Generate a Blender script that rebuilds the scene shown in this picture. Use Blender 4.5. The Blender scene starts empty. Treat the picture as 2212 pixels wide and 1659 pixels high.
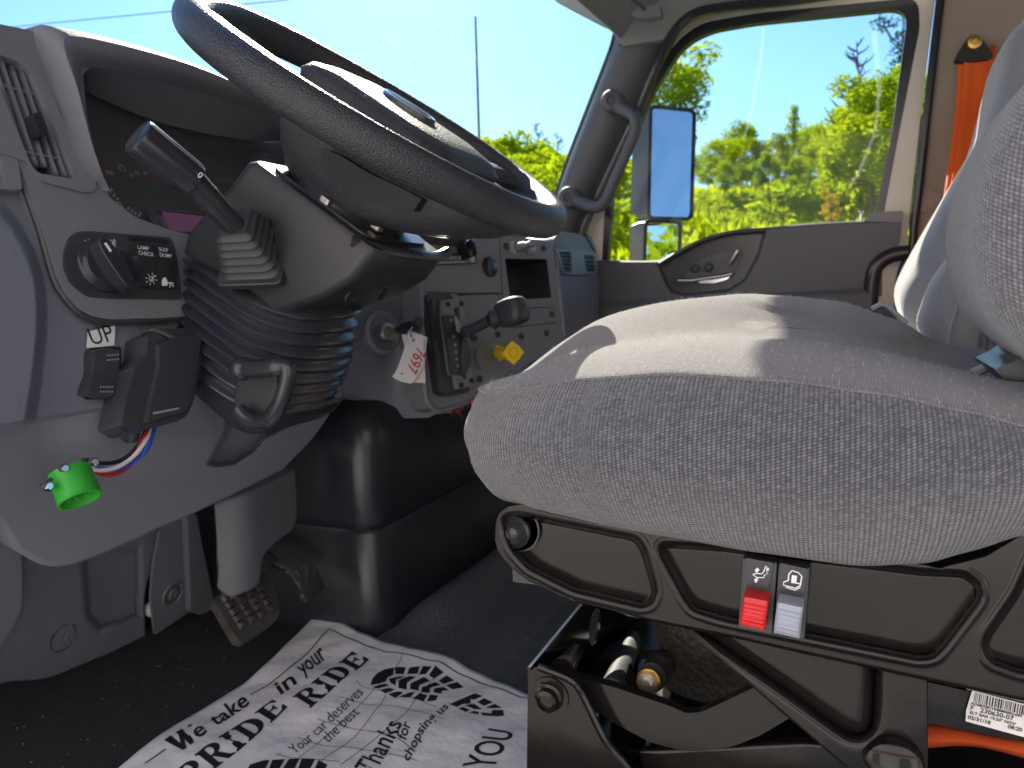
import bpy, bmesh, math, random
from math import radians, sin, cos, pi, atan2, sqrt, floor
from mathutils import Vector as V, Matrix
from mathutils.geometry import tessellate_polygon
random.seed(7)
SC = bpy.context.scene
COL = SC.collection
# ------------------------------------------------------------------ camera
YAW, PITCH, ROLL, CAMZ = radians(23.5), radians(6.6), radians(2.0), 0.62
FWD = V((-sin(YAW)*cos(PITCH), cos(YAW)*cos(PITCH), -sin(PITCH)))
r0 = V((cos(YAW), sin(YAW), 0)); u0 = r0.cross(FWD)
RGT = r0*cos(ROLL) - u0*sin(ROLL)
UPV = u0*cos(ROLL) + r0*sin(ROLL)
CAMP = V((0, 0, CAMZ))
cd = bpy.data.cameras.new('camera'); cam = bpy.data.objects.new('camera', cd); COL.objects.link(cam)
cd.sensor_width = 36; cd.lens = 36*1661/2212; cd.clip_start = 0.02; cd.clip_end = 2000
cam.matrix_world = Matrix(((RGT.x, UPV.x, -FWD.x, CAMP.x), (RGT.y, UPV.y, -FWD.y, CAMP.y), (RGT.z, UPV.z, -FWD.z, CAMP.z), (0, 0, 0, 1)))
cd.dof.use_dof = True; cd.dof.focus_distance = 0.66; cd.dof.aperture_fstop = 11
SC.camera = cam
# ------------------------------------------------------------------ world and sun
SUN_AZ, SUN_EL = radians(31), radians(34)      # azimuth measured from +Y towards -X
SD = V((-sin(SUN_AZ)*cos(SUN_EL), cos(SUN_AZ)*cos(SUN_EL), sin(SUN_EL)))
w = bpy.data.worlds.new('World'); SC.world = w; w.use_nodes = True
nt = w.node_tree; nt.nodes.clear()
sky = nt.nodes.new('ShaderNodeTexSky'); sky.sky_type = 'NISHITA'; sky.sun_disc = False
sky.sun_elevation = SUN_EL; sky.sun_rotation = -SUN_AZ
sky.air_density = 1.1; sky.dust_density = 0.35; sky.ozone_density = 2.2
bg = nt.nodes.new('ShaderNodeBackground'); bg.inputs[1].default_value = 0.055
wo = nt.nodes.new('ShaderNodeOutputWorld')
hs_ = nt.nodes.new('ShaderNodeMix'); hs_.data_type = 'RGBA'; hs_.blend_type = 'MULTIPLY'; hs_.inputs[0].default_value = 1; hs_.inputs[7].default_value = (.58, .85, 1.08, 1)
nt.links.new(sky.outputs[0], hs_.inputs[6]); nt.links.new(hs_.outputs[2], bg.inputs[0]); nt.links.new(bg.outputs[0], wo.inputs[0])
sl = bpy.data.lights.new('sun', 'SUN'); sl.energy = 3.8; sl.angle = radians(0.5); sl.color = (1, .89, .72)
so = bpy.data.objects.new('sun', sl); COL.objects.link(so)
so.rotation_euler = (-SD).to_track_quat('-Z', 'Y').to_euler()
SC.view_settings.view_transform = 'Standard'; SC.view_settings.look = 'None'
SC.view_settings.exposure = 1.82; SC.view_settings.gamma = 1.0
SC.cycles.use_denoising = True
SC.cycles.max_bounces = 10; SC.cycles.transparent_max_bounces = 16

# ------------------------------------------------------------------ helpers
def pl(x=None, y=None, z=None):
    if x is not None: return (V((1, 0, 0)), x)
    if y is not None: return (V((0, 1, 0)), y)
    return (V((0, 0, 1)), z)
def gpl(n, pt):
    n = V(n).normalized(); return (n, n.dot(V(pt)))
def off(plane, o): return (plane[0], plane[1] + o)
def Q(px, py, plane):
    """point of a plane seen at reference coordinate (px,py)"""
    r = FWD + RGT*((px-1106)/1661) + UPV*((829.5-py)/1661)
    n, d = plane
    return CAMP + r*((d - n.dot(CAMP))/n.dot(r))
PD = gpl((1, 0, .25), (-.80, 0, .65))          # driver dash face
PS = gpl((.958, -.285, .15), (-.71, 1.3, .6))  # centre stack face
def cr(pts, n=6, closed=False):
    """Catmull-Rom through points"""
    pts = [V(p) for p in pts]; N = len(pts); out = []
    if N < 3: 
        return [pts[0].lerp(pts[1], i/n) for i in range(n+1)]
    segs = N if closed else N-1
    for i in range(segs):
        if closed: p0, p1, p2, p3 = pts[i-1], pts[i], pts[(i+1) % N], pts[(i+2) % N]
        else:
            p1, p2 = pts[i], pts[i+1]
            p0 = pts[i-1] if i > 0 else p1*2-p2
            p3 = pts[i+2] if i+2 < N else p2*2-p1
        for k in range(n):
            t = k/n
            out.append(0.5*((2*p1)+(p2-p0)*t+(2*p0-5*p1+4*p2-p3)*t*t+(3*p1-p0-3*p2+p3)*t**3))
    if not closed: out.append(pts[-1])
    return out
def rnd(pts, r, n=5):
    """round the corners of a 2D polygon"""
    out = []; N = len(pts)
    rr = (list(r)+[r[-1]]*N)[:N] if isinstance(r, (list, tuple)) else [r]*N
    for i in range(N):
        p = V(pts[i]).to_2d() if len(pts[i]) > 2 else V(pts[i]); a = V(pts[i-1][:2]); b = V(pts[(i+1) % N][:2])
        da, db = (a-p), (b-p); q = min(rr[i], da.length*.48, db.length*.48)
        if q < 1e-6: out.append(tuple(p)); continue
        s, e = p+da.normalized()*q, p+db.normalized()*q
        for k in range(n+1):
            t = k/n; out.append(tuple(s*(1-t)**2+p*2*t*(1-t)+e*t*t))
    return out
def sd_poly(x, y, poly):
    """signed distance, negative inside"""
    d = 1e18; ins = False; n = len(poly); j = n-1
    for i in range(n):
        ax, ay = poly[i][0], poly[i][1]; bx, by = poly[j][0], poly[j][1]
        ex, ey = bx-ax, by-ay; wx, wy = x-ax, y-ay
        t = max(0, min(1, (wx*ex+wy*ey)/(ex*ex+ey*ey+1e-12)))
        dx, dy = wx-ex*t, wy-ey*t; d = min(d, dx*dx+dy*dy)
        if (ay > y) != (by > y) and x < (bx-ax)*(y-ay)/(by-ay+1e-12)+ax: ins = not ins
        j = i
    return -sqrt(d) if ins else sqrt(d)
def sstep(a, b, x):
    t = max(0, min(1, (x-a)/(b-a))); return t*t*(3-2*t)

class MB:
    def __init__(s): s.v = []; s.f = []; s.uv = {}
    def add(s, vs, fs):
        b = len(s.v); s.v += [V(p) for p in vs]; s.f += [tuple(i+b for i in f) for f in fs]; return b
    def box(s, c, sz, ax=None, taper=1.0):
        X, Y, Z = ax if ax else (V((1, 0, 0)), V((0, 1, 0)), V((0, 0, 1)))
        c = V(c); vs = []
        for k in (-1, 1):
            t = taper if k == 1 else 1
            for i, j in ((-1, -1), (1, -1), (1, 1), (-1, 1)):
                vs.append(c+X*(i*sz[0]/2*t)+Y*(j*sz[1]/2*t)+Z*(k*sz[2]/2))
        s.add(vs, [(3, 2, 1, 0), (4, 5, 6, 7), (0, 1, 5, 4), (1, 2, 6, 5), (2, 3, 7, 6), (3, 0, 4, 7)]); return s
    def loops(s, loops, cap0=True, cap1=True, closed=True):
        n = len(loops[0]); vs = [p for l in loops for p in l]; fs = []
        for a in range(len(loops)-1):
            for i in range(n if closed else n-1):
                j = (i+1) % n; fs.append((a*n+i, a*n+j, (a+1)*n+j, (a+1)*n+i))
        b = s.add(vs, fs)
        if cap0: s.f.append(tuple(b+i for i in reversed(range(n))))
        if cap1: s.f.append(tuple(b+(len(loops)-1)*n+i for i in range(n)))
        return s
    def tube(s, pts, r, n=12, closed=False, flat=1.0, upv=None):
        pts = [V(p) for p in pts]; N = len(pts); L = []
        up = V(upv) if upv else V((0.13, 0.21, 1)).normalized()
        for i, p in enumerate(pts):
            if closed: t = pts[(i+1) % N]-pts[i-1]
            else: t = pts[min(i+1, N-1)]-pts[max(i-1, 0)]
            t.normalize(); a = t.cross(up)
            if a.length < 1e-3: a = t.cross(V((1, 0, 0)))
            a.normalize(); b = a.cross(t).normalized()
            if not upv: up = b
            rr = r[i] if isinstance(r, (list, tuple)) else r
            L.append([p+a*(cos(2*pi*k/n)*rr)+b*(sin(2*pi*k/n)*rr*flat) for k in range(n)])
        if closed: L.append(L[0]); s.loops(L, False, False)
        else: s.loops(L)
        return s
    def cyl(s, a, b, r, r2=None, n=24):
        a, b = V(a), V(b); s.tube([a, b], [r, r if r2 is None else r2], n); return s
    def lathe(s, o, ax, prof, n=28):
        ax = V(ax).normalized(); a = ax.cross(V((0, 0, 1)));
        if a.length < 1e-3: a = V((1, 0, 0))
        a.normalize(); b = ax.cross(a); o = V(o)
        s.loops([[o+ax*h+(a*cos(2*pi*k/n)+b*sin(2*pi*k/n))*max(r, 1e-5) for k in range(n)] for r, h in prof]); return s
    def plate(s, pts, nrm, th, holes=()):
        """polygon (3D points) with thickness th backwards along nrm"""
        nrm = V(nrm).normalized(); rings = [[V(p) for p in pts]]+[[V(p) for p in h] for h in holes]
        tri = tessellate_polygon(rings); fr = [p for r in rings for p in r]; m = len(fr)
        bk = [p-nrm*th for p in fr]; fs = []
        for t in tri:
            a, b, c = (fr[i] for i in t)
            if (b-a).cross(c-a).dot(nrm) < 0: t = (t[0], t[2], t[1])
            fs.append(tuple(t)); fs.append((t[2]+m, t[1]+m, t[0]+m))
        o = 0
        for r in rings:
            k = len(r)
            for i in range(k): j = (i+1) % k; fs.append((o+i, o+i+m, o+j+m, o+j))
            o += k
        s.add(fr+bk, fs); return s
    def pplate(s, pts, plane, th, holes=()):
        return s.plate([Q(p[0], p[1], plane) for p in pts], plane[0], th, [[Q(p[0], p[1], plane) for p in h] for h in holes])
    def grid(s, rows, th=0):
        n = len(rows[0]); m = len(rows); fs = [(i*n+j, i*n+j+1, (i+1)*n+j+1, (i+1)*n+j) for i in range(m-1) for j in range(n-1)]
        s.add([p for r in rows for p in r], fs); return s
    def sphere(s, c, r, n=16, m=10, ax=None):
        c = V(c); rr = r if isinstance(r, (list, tuple)) else (r, r, r)
        X, Y, Z = ax if ax else (V((1, 0, 0)), V((0, 1, 0)), V((0, 0, 1)))
        L = []
        for i in range(m+1):
            a = pi*i/m; q = max(sin(a), 1e-4)
            L.append([c+X*(q*cos(2*pi*k/n)*rr[0])+Y*(q*sin(2*pi*k/n)*rr[1])+Z*(cos(a)*rr[2]) for k in range(n)])
        s.loops(L); return s
    def each(s, name, mat, parent=None, **k):
        """every connected piece becomes an object of its own"""
        par = list(range(len(s.v)))
        def fd(i):
            while par[i] != i: par[i] = par[par[i]]; i = par[i]
            return i
        for f in s.f:
            r = fd(f[0])
            for i in f[1:]: par[fd(i)] = r
        gr = {}
        for f in s.f: gr.setdefault(fd(f[0]), []).append(f)
        out = []
        for fs in gr.values():
            ids = sorted({i for f in fs for i in f}); mp = {o: n for n, o in enumerate(ids)}; m = MB(); m.v = [s.v[i] for i in ids]; m.f = [tuple(mp[i] for i in f) for f in fs]
            out.append(m.build(name, mat, parent, **k))
        return out
    def build(s, name, mat, parent=None, sharp=35, bevel=0, seg=2, sub=0, solid=0, uvs=None, soff=-1, flip=False):
        me = bpy.data.meshes.new(name); me.from_pydata([tuple(p) for p in s.v], [], s.f)
        bm = bmesh.new(); bm.from_mesh(me); bmesh.ops.recalc_face_normals(bm, faces=bm.faces)
        if flip: bmesh.ops.reverse_faces(bm, faces=bm.faces)
        if uvs:
            lay = bm.loops.layers.uv.new('UVMap'); bm.verts.ensure_lookup_table()
            for f in bm.faces:
                for l in f.loops: l[lay].uv = uvs[l.vert.index]
        bm.to_mesh(me); bm.free()
        for p in me.polygons: p.use_smooth = True
        me.set_sharp_from_angle(angle=radians(sharp))
        mats = mat if isinstance(mat, list) else [mat]
        for m_ in mats: me.materials.append(m_)
        o = bpy.data.objects.new(name, me); COL.objects.link(o)
        if solid:
            k = o.modifiers.new('solid', 'SOLIDIFY'); k.thickness = solid; k.offset = soff
        if bevel:
            b = o.modifiers.new('bevel', 'BEVEL'); b.width = bevel; b.segments = seg; b.limit_method = 'ANGLE'; b.angle_limit = radians(40); b.harden_normals = True
        if sub:
            b = o.modifiers.new('sub', 'SUBSURF'); b.levels = sub; b.render_levels = sub
        if parent is not None: attach(o, parent)
        return o
WM = {}
def wmat(o):
    m = Matrix.Translation(o.location)
    if o.parent: m = wmat(o.parent) @ o.matrix_parent_inverse @ m
    return m
def attach(o, parent):
    o.parent = parent; o.matrix_parent_inverse = wmat(parent).inverted()
def tag(o, label=None, cat=None, group=None, kind=None):
    if label: o['label'] = label
    if cat: o['category'] = cat
    if group: o['group'] = group
    if kind: o['kind'] = kind
    return o
def thing(name, loc, label, cat, group=None):
    o = bpy.data.objects.new(name, None); COL.objects.link(o); o.location = V(loc); o.empty_display_size = .05
    return tag(o, label, cat, group)
def text_mb(mb, s, size, o, ex, ey, bold=0, shear=0, align='LEFT', lift=.0004, fn=None, space=1.0, sx=1.0):
    """text laid on a plane; o origin, ex reading direction, ey up direction"""
    c = bpy.data.curves.new('t', 'FONT'); c.body = s; c.size = size; c.offset = bold; c.shear = shear; c.align_x = align; c.fill_mode = 'FRONT'
    c.space_character = space; c.resolution_u = 3
    ob = bpy.data.objects.new('t', c); me = bpy.data.meshes.new_from_object(ob)
    nn = V(ex).cross(V(ey)).normalized() if fn is None else None
    vs = []
    for vt in me.vertices:
        x, y = vt.co.x*sx, vt.co.y
        if fn: vs.append(fn(x, y))
        else: vs.append(V(o)+V(ex)*x+V(ey)*y+nn*lift)
    mb.add(vs, [tuple(p.vertices) for p in me.polygons])
    bpy.data.objects.remove(ob); bpy.data.curves.remove(c); bpy.data.meshes.remove(me)
    return mb
def pframe(px, py, plane, px2, py2, upscale=1):
    """frame on a plane: origin at (px,py), x towards (px2,py2)"""
    a = Q(px, py, plane); b = Q(px2, py2, plane); ex = (b-a).normalized(); n = plane[0]
    if n.dot(CAMP-a) < 0: n = -n
    return a, ex, n.cross(ex), (b-a).length
def stroke(mb, pts, wd, plane, lift=.0006):
    """flat drawn line on a plane through reference coordinates"""
    P = [Q(p[0], p[1], plane) for p in pts]; n = plane[0]
    if n.dot(CAMP-P[0]) < 0: n = -n
    L, R = [], []
    for i, p in enumerate(P):
        t = (P[min(i+1, len(P)-1)]-P[max(i-1, 0)]).normalized(); sd = n.cross(t)*(wd/2)
        L.append(p+sd+n*lift); R.append(p-sd+n*lift)
    k = len(P); mb.add(L+R, [(i, i+1, k+i+1, k+i) for i in range(k-1)])
    return mb

# ------------------------------------------------------------------ materials
def mat(name, col, rough=.5, metal=0, bump=None, var=None, coat=0, spec=.5, sheen=0, trans=0):
    """bump=(kind,scale,dist); var=(scale,amount)"""
    m = bpy.data.materials.new(name); m.use_nodes = True; nt = m.node_tree; b = nt.nodes['Principled BSDF']; L = nt.links
    b.inputs['Base Color'].default_value = (*col, 1); b.inputs['Roughness'].default_value = rough; b.inputs['Metallic'].default_value = metal
    b.inputs['Specular IOR Level'].default_value = spec; b.inputs['Coat Weight'].default_value = coat; b.inputs['Coat Roughness'].default_value = .08
    if sheen: b.inputs['Sheen Weight'].default_value = sheen; b.inputs['Sheen Roughness'].default_value = .4
    tc = nt.nodes.new('ShaderNodeNewGeometry')
    if var:
        n = nt.nodes.new('ShaderNodeTexNoise'); n.inputs['Scale'].default_value = var[0]; n.inputs['Detail'].default_value = 5; L.new(tc.outputs['Position'], n.inputs['Vector'])
        mx = nt.nodes.new('ShaderNodeMix'); mx.data_type = 'RGBA'
        mx.inputs[6].default_value = (*[c*(1-var[1]) for c in col], 1); mx.inputs[7].default_value = (*[min(1, c*(1+var[1])) for c in col], 1)
        L.new(n.outputs[0], mx.inputs[0]); L.new(mx.outputs[2], b.inputs['Base Color'])
        mr = nt.nodes.new('ShaderNodeMapRange'); mr.inputs[1].default_value = .3; mr.inputs[2].default_value = .7
        mr.inputs[3].default_value = rough*.85; mr.inputs[4].default_value = min(1, rough*1.2); L.new(n.outputs[0], mr.inputs[0]); L.new(mr.outputs[0], b.inputs['Roughness'])
    if bump:
        if bump[0] == 'v':
            n = nt.nodes.new('ShaderNodeTexVoronoi'); n.feature = 'SMOOTH_F1'; n.inputs['Smoothness'].default_value = .4
        else:
            n = nt.nodes.new('ShaderNodeTexNoise'); n.inputs['Detail'].default_value = 3
        n.inputs['Scale'].default_value = bump[1]; L.new(tc.outputs['Position'], n.inputs['Vector'])
        bp = nt.nodes.new('ShaderNodeBump'); bp.inputs['Distance'].default_value = bump[2]; bp.inputs['Strength'].default_value = bump[3] if len(bump) > 3 else .6
        if bump[0] == 'v': bp.invert = True
        L.new(n.outputs[0], bp.inputs['Height']); L.new(bp.outputs[0], b.inputs['Normal'])
    return m
M = {}
M['dash'] = mat('dash_plastic', (.175, .182, .218), .5, bump=('v', 650, .0006, .5), var=(6, .12))
M['dash2'] = mat('dash_plastic_darkened', (.085, .088, .102), .5, bump=('v', 650, .0005, .4), var=(6, .1))  # dash plastic darkened in colour to offset strong fill on pillar and far door
M['fibre'] = mat('lint', (.6, .58, .56), .9)
M['grey2'] = mat('grey_painted_tube', (.06, .065, .08), .5, var=(30, .3))
M['gloss2'] = mat('smooth_grey_black_plastic', (.014, .014, .017), .5, spec=.3, var=(9, .2))
M['dashup'] = mat('dash_upper_plastic', (.15, .155, .18), .48, bump=('v', 650, .0006, .5), var=(6, .12))
M['panel'] = mat('trim_panel_plastic', (.18, .185, .20), .42, bump=('n', 1500, .0003, .4), var=(8, .1))
M['black'] = mat('black_plastic', (.04, .041, .048), .38, bump=('n', 1200, .0003, .4), var=(9, .25))
M['satin'] = mat('satin_black', (.028, .028, .034), .24, var=(12, .2))
M['rubber'] = mat('rubber', (.028, .029, .036), .2, bump=('n', 300, .0003, .3), var=(10, .3))
M['leather'] = mat('grained_rim_cover', (.032, .033, .039), .36, bump=('v', 560, .0010, .85), spec=.35, var=(5, .2))
M['hubgrain'] = mat('grained_hub_cover', (.036, .036, .042), .45, spec=.4, bump=('v', 520, .0013, .8), var=(5, .2))
M['gloss'] = mat('gloss_black_paint', (.011, .0095, .009), .13, coat=.12, spec=.28, bump=('n', 30, .002, .16), var=(14, .4))
M['vinyl'] = mat('floor_vinyl', (.09, .095, .105), .3, bump=('v', 230, .004, 1), var=(4, .3))
M['carpet'] = mat('floor_carpet', (.022, .022, .026), .85, bump=('n', 700, .003, .8), var=(60, .6))
M['engine'] = mat('engine_cover_vinyl', (.022, .024, .032), .3, bump=('n', 60, .0012, .35), var=(3, .3))
M['head'] = mat('headliner', (.22, .23, .225), .8, bump=('n', 900, .0006, .4), var=(4, .1))
M['tan'] = mat('side_trim_tan', (.34, .275, .225), .75, bump=('n', 900, .0005, .4), var=(3, .15))
M['cream'] = mat('white_painted_steel', (.62, .56, .48), .3, coat=.3, var=(5, .05))
M['white'] = mat('white_plastic', (.75, .75, .75), .35)
M['grey'] = mat('grey_plastic', (.22, .23, .26), .35)
M['lgrey'] = mat('light_grey_plastic', (.33, .36, .44), .35)
M['red'] = mat('red_plastic', (.62, .02, .02), .35)
M['orange'] = mat('orange_webbing', (.82, .12, .012), .6, bump=('n', 900, .0006, .5), var=(20, .1))
M['yellow'] = mat('yellow_plastic', (.85, .55, .01), .4)
M['green'] = mat('green_plastic', (.03, .36, .03), .42, var=(40, .15))
M['chrome'] = mat('chrome', (.75, .75, .76), .12, 1)
M['steel'] = mat('zinc_steel', (.5, .48, .44), .35, 1, var=(60, .2))
M['brass'] = mat('brass', (.55, .35, .1), .35, 1)
M['ink'] = mat('black_ink', (.012, .012, .012), .6)
M['print'] = mat('white_print', (.75, .78, .8), .6)
M['redink'] = mat('red_ink', (.5, .02, .02), .6)
M['dim'] = mat('dim_grey_print', (.28, .29, .31), .6)
M['dimred'] = mat('needle_red', (.45, .03, .03), .5)
M['paper'] = mat('coated_paper', (.80, .80, .83), .5, var=(7, .06), bump=('n', 22, .010, .55))
M['tagpaper'] = mat('tag_paper', (.75, .73, .68), .6)
M['lcd'] = mat('lcd_mauve', (.2, .095, .17), .35); _b = M['lcd'].node_tree.nodes['Principled BSDF']; _b.inputs['Emission Color'].default_value = (.5, .2, .42, 1); _b.inputs['Emission Strength'].default_value = .05
M['lcdg'] = mat('lcd_green', (.11, .14, .09), .25)
M['wred'] = mat('red_wire', (.55, .02, .03), .4); M['wblue'] = mat('blue_wire', (.02, .1, .5), .4); M['wwhite'] = mat('white_wire', (.7, .62, .6), .4)
M['bark'] = mat('bark', (.12, .09, .07), .9, var=(20, .3))
M['pedal'] = mat('worn_pedal_rubber', (.05, .046, .044), .5, bump=('n', 180, .002, .6), var=(70, .6))
M['asphalt'] = mat('asphalt', (.06, .06, .06), .9, var=(1, .2))

def glass(name, tint, gl=.06, rough=0.0, dirt=0):
    m = bpy.data.materials.new(name); m.use_nodes = True; nt = m.node_tree; nt.nodes.clear(); L = nt.links
    o = nt.nodes.new('ShaderNodeOutputMaterial'); t = nt.nodes.new('ShaderNodeBsdfTransparent'); t.inputs[0].default_value = (*tint, 1)
    g = nt.nodes.new('ShaderNodeBsdfGlossy'); g.inputs['Roughness'].default_value = rough; mx = nt.nodes.new('ShaderNodeMixShader')
    lw = nt.nodes.new('ShaderNodeLayerWeight'); lw.inputs[0].default_value = .15
    mr = nt.nodes.new('ShaderNodeMapRange'); mr.inputs[3].default_value = gl*.6; mr.inputs[4].default_value = .4
    L.new(lw.outputs['Fresnel'], mr.inputs[0]); L.new(mr.outputs[0], mx.inputs[0]); L.new(t.outputs[0], mx.inputs[1]); L.new(g.outputs[0], mx.inputs[2])
    L.new(mx.outputs[0], o.inputs[0]); return m
M['glass'] = glass('window_glass', (.97, .985, .98), .01)
M['lens'] = glass('lens_glass', (.8, .8, .82), .08, .08)

def fabric(name, dark, light, p, q, dist, uv=True, gap=.5, sheen=.4, wob_=.25):
    """knit: staggered yarn cells laid out in the surface's own metres"""
    m = bpy.data.materials.new(name); m.use_nodes = True; nt = m.node_tree; N = nt.nodes; L = nt.links; b = N['Principled BSDF']
    b.inputs['Roughness'].default_value = .9; b.inputs['Sheen Weight'].default_value = sheen; b.inputs['Sheen Roughness'].default_value = .45; b.inputs['Specular IOR Level'].default_value = .15
    tc = N.new('ShaderNodeTexCoord'); sp = N.new('ShaderNodeSeparateXYZ')
    L.new(tc.outputs['UV'], sp.inputs[0])
    def mth(op, a, bb=None, c=None):
        n = N.new('ShaderNodeMath'); n.operation = op
        for i, x in enumerate((a, bb, c)):
            if x is None: continue
            if isinstance(x, (int, float)): n.inputs[i].default_value = x
            else: L.new(x, n.inputs[i])
        return n.outputs[0]
    wob = N.new('ShaderNodeTexNoise'); wob.inputs['Scale'].default_value = 90; L.new(tc.outputs['UV'], wob.inputs['Vector'])
    wv = mth('MULTIPLY', mth('SUBTRACT', wob.outputs[0], .5), wob_)
    U = mth('ADD', mth('DIVIDE', sp.outputs[0], p), wv); cu = mth('FLOOR', U)
    Vv = mth('ADD', mth('ADD', mth('DIVIDE', sp.outputs[1], q), mth('MULTIPLY', mth('MODULO', cu, 2.0), .5)), wv); cv = mth('FLOOR', Vv)
    fu = mth('SUBTRACT', mth('FRACT', U), .5); fv = mth('SUBTRACT', mth('FRACT', Vv), .5)
    fv2 = mth('ADD', fv, mth('MULTIPLY', fu, .35))
    d = mth('SQRT', mth('ADD', mth('MULTIPLY', fu, fu), mth('MULTIPLY', mth('MULTIPLY', fv2, fv2), .9)))
    h = mth('SUBTRACT', 1.0, mth('MULTIPLY', mth('MULTIPLY', d, d), 2.6))
    cb = N.new('ShaderNodeCombineXYZ'); L.new(cu, cb.inputs[0]); L.new(cv, cb.inputs[1])
    wn = N.new('ShaderNodeTexWhiteNoise'); wn.noise_dimensions = '2D'; L.new(cb.outputs[0], wn.inputs[0])
    nz = N.new('ShaderNodeTexNoise'); nz.inputs['Scale'].default_value = 35; nz.inputs['Detail'].default_value = 4
    st = N.new('ShaderNodeMapping'); st.inputs['Scale'].default_value = (1, 3.5, 1); L.new(tc.outputs['UV'], st.inputs[0]); L.new(st.outputs[0], nz.inputs['Vector'])
    f = mth('ADD', mth('MULTIPLY', wn.outputs[0], .38), mth('ADD', mth('MULTIPLY', nz.outputs[0], .34), .25))
    f = mth('MULTIPLY', f, mth('ADD', gap, mth('MULTIPLY', mth('MAXIMUM', h, 0.0), 1-gap)))  # thread gaps darker, with the shade between yarns put into the colour
    mx = N.new('ShaderNodeMix'); mx.data_type = 'RGBA'; mx.inputs[6].default_value = (*dark, 1); mx.inputs[7].default_value = (*light, 1)
    L.new(f, mx.inputs[0]); L.new(mx.outputs[2], b.inputs['Base Color'])
    bp = N.new('ShaderNodeBump'); bp.inputs['Distance'].default_value = dist; bp.inputs['Strength'].default_value = .9; L.new(h, bp.inputs['Height']); L.new(bp.outputs[0], b.inputs['Normal'])
    return m
M['knit'] = fabric('coarse_knit', (.03, .03, .036), (.265, .272, .305), .0032, .0022, .0014, gap=.0, wob_=.12)
M['knit3'] = fabric('bolster_knit', (.05, .05, .06), (.29, .29, .315), .0034, .0026, .0009, gap=.2, wob_=.2)
M['knit2'] = fabric('fine_knit', (.07, .07, .082), (.265, .262, .285), .0019, .0015, .0005, gap=.3)
M['velour'] = mat('light_grey_velour', (.25, .255, .28), .85, sheen=.5, bump=('n', 700, .0008, .4), var=(120, .18))
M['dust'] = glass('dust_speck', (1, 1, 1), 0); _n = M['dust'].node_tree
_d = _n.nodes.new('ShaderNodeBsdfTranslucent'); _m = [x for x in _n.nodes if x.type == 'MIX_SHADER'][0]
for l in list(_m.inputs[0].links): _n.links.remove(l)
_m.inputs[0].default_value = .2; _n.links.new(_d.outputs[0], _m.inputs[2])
M['streak'] = M['dust'].copy(); M['streak'].name = 'glass_streak'; [x for x in M['streak'].node_tree.nodes if x.type == 'MIX_SHADER'][0].inputs[0].default_value = .07
M['cluster'] = mat('cluster_face', (.13, .135, .15), .5)
M['visor'] = mat('cluster_visor', (.12, .125, .145), .6)
M['grit'] = mat('grit', (.45, .42, .38), .9)
M['airbag'] = mat('air_spring_rubber', (.06, .055, .05), .6, bump=('v', 160, .003, .9)); M['rubber2'] = mat('matt_rubber', (.03, .031, .037), .5, bump=('n', 500, .0003, .3))
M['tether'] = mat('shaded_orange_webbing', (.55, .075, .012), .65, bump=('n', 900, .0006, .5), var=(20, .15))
M['shroud'] = mat('column_shroud_plastic', (.026, .027, .032), .42, bump=('n', 1200, .0003, .4), var=(9, .25))
# ================================================================== THE CAB SHELL (setting)
def struct(o): o['kind'] = 'structure'; return o
b = MB(); b.box((0.0, 1.27, -.02), (2.6, 2.06, .04)); struct(b.build('floor', M['carpet']))
# roof lining with its front header curving down to the windscreen
rows = []
for x, z in ((1.3, 1.5), (.6, 1.52), (.0, 1.51), (-.35, 1.485), (-.52, 1.44), (-.62, 1.385), (-.655, 1.345)):
    rows.append([V((x+.10*((y-1.27)/1.0)**2 if x < -.3 else x, y, z-(.05*((y-1.27)/.98)**4))) for y in [.24+i*.0686 for i in range(31)]])
b = MB(); b.grid(rows); struct(b.build('ceiling', M['head'], solid=.05, soff=1, sharp=60))
b = MB(); b.box((1.32, 1.27, .7), (.04, 2.06, 1.7)); struct(b.build('back_wall', M['tan']))
# white painted side of the cab around the passenger door
YD = 2.25
PY = pl(y=YD)
win_in = rnd([(1313, 560), (1326, 378), (1364, 308), (1417, 188), (1475, 99), (1533, 67), (1629, 50), (1963, 16), (1925, 300), (1889, 470), (1889, 600), (1500, 640), (1313, 640)], [4, 20, 20, 20, 45, 30, 20, 45, 10, 3, 3, 3, 3])
# ------------------------------------------------------------------ passenger door
door = thing('passenger_door', (-.2, YD, .1), 'far cab door with its glass closed, dark plastic trim and a black rubber rimmed window', 'door')
seal_out = rnd([(1300, 562), (1306, 440), (1335, 345), (1398, 192), (1456, 92), (1512, 49), (1629, 28), (1985, -6), (1987, 60), (1940, 300), (1908, 470), (1905, 640), (1300, 640)], [4, 20, 20, 20, 40, 30, 20, 45, 10, 10, 3, 3, 3])
frame_out = rnd([(1236, 640), (1249, 505), (1290, 400), (1345, 300), (1417, 150), (1456, 70), (1495, 28), (1629, 8), (2022, -40), (2019, 10), (1990, 240), (1958, 530), (1956, 740), (1236, 740)], [3, 10, 10, 10, 30, 20, 10, 30, 5, 5, 5, 3, 3, 3])
b = MB(); b.pplate(frame_out, off(PY, -.0), -.045, [seal_out]); b.build('door_frame', M['cream'], door, bevel=.006, seg=3)
b = MB(); b.pplate(seal_out, off(PY, .004), -.03, [win_in]); b.build('window_seal', M['rubber'], door, bevel=.006, seg=3)
b = MB(); b.pplate(win_in, off(PY, .03), -.004); b.build('window_glass', M['glass'], door)
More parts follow.
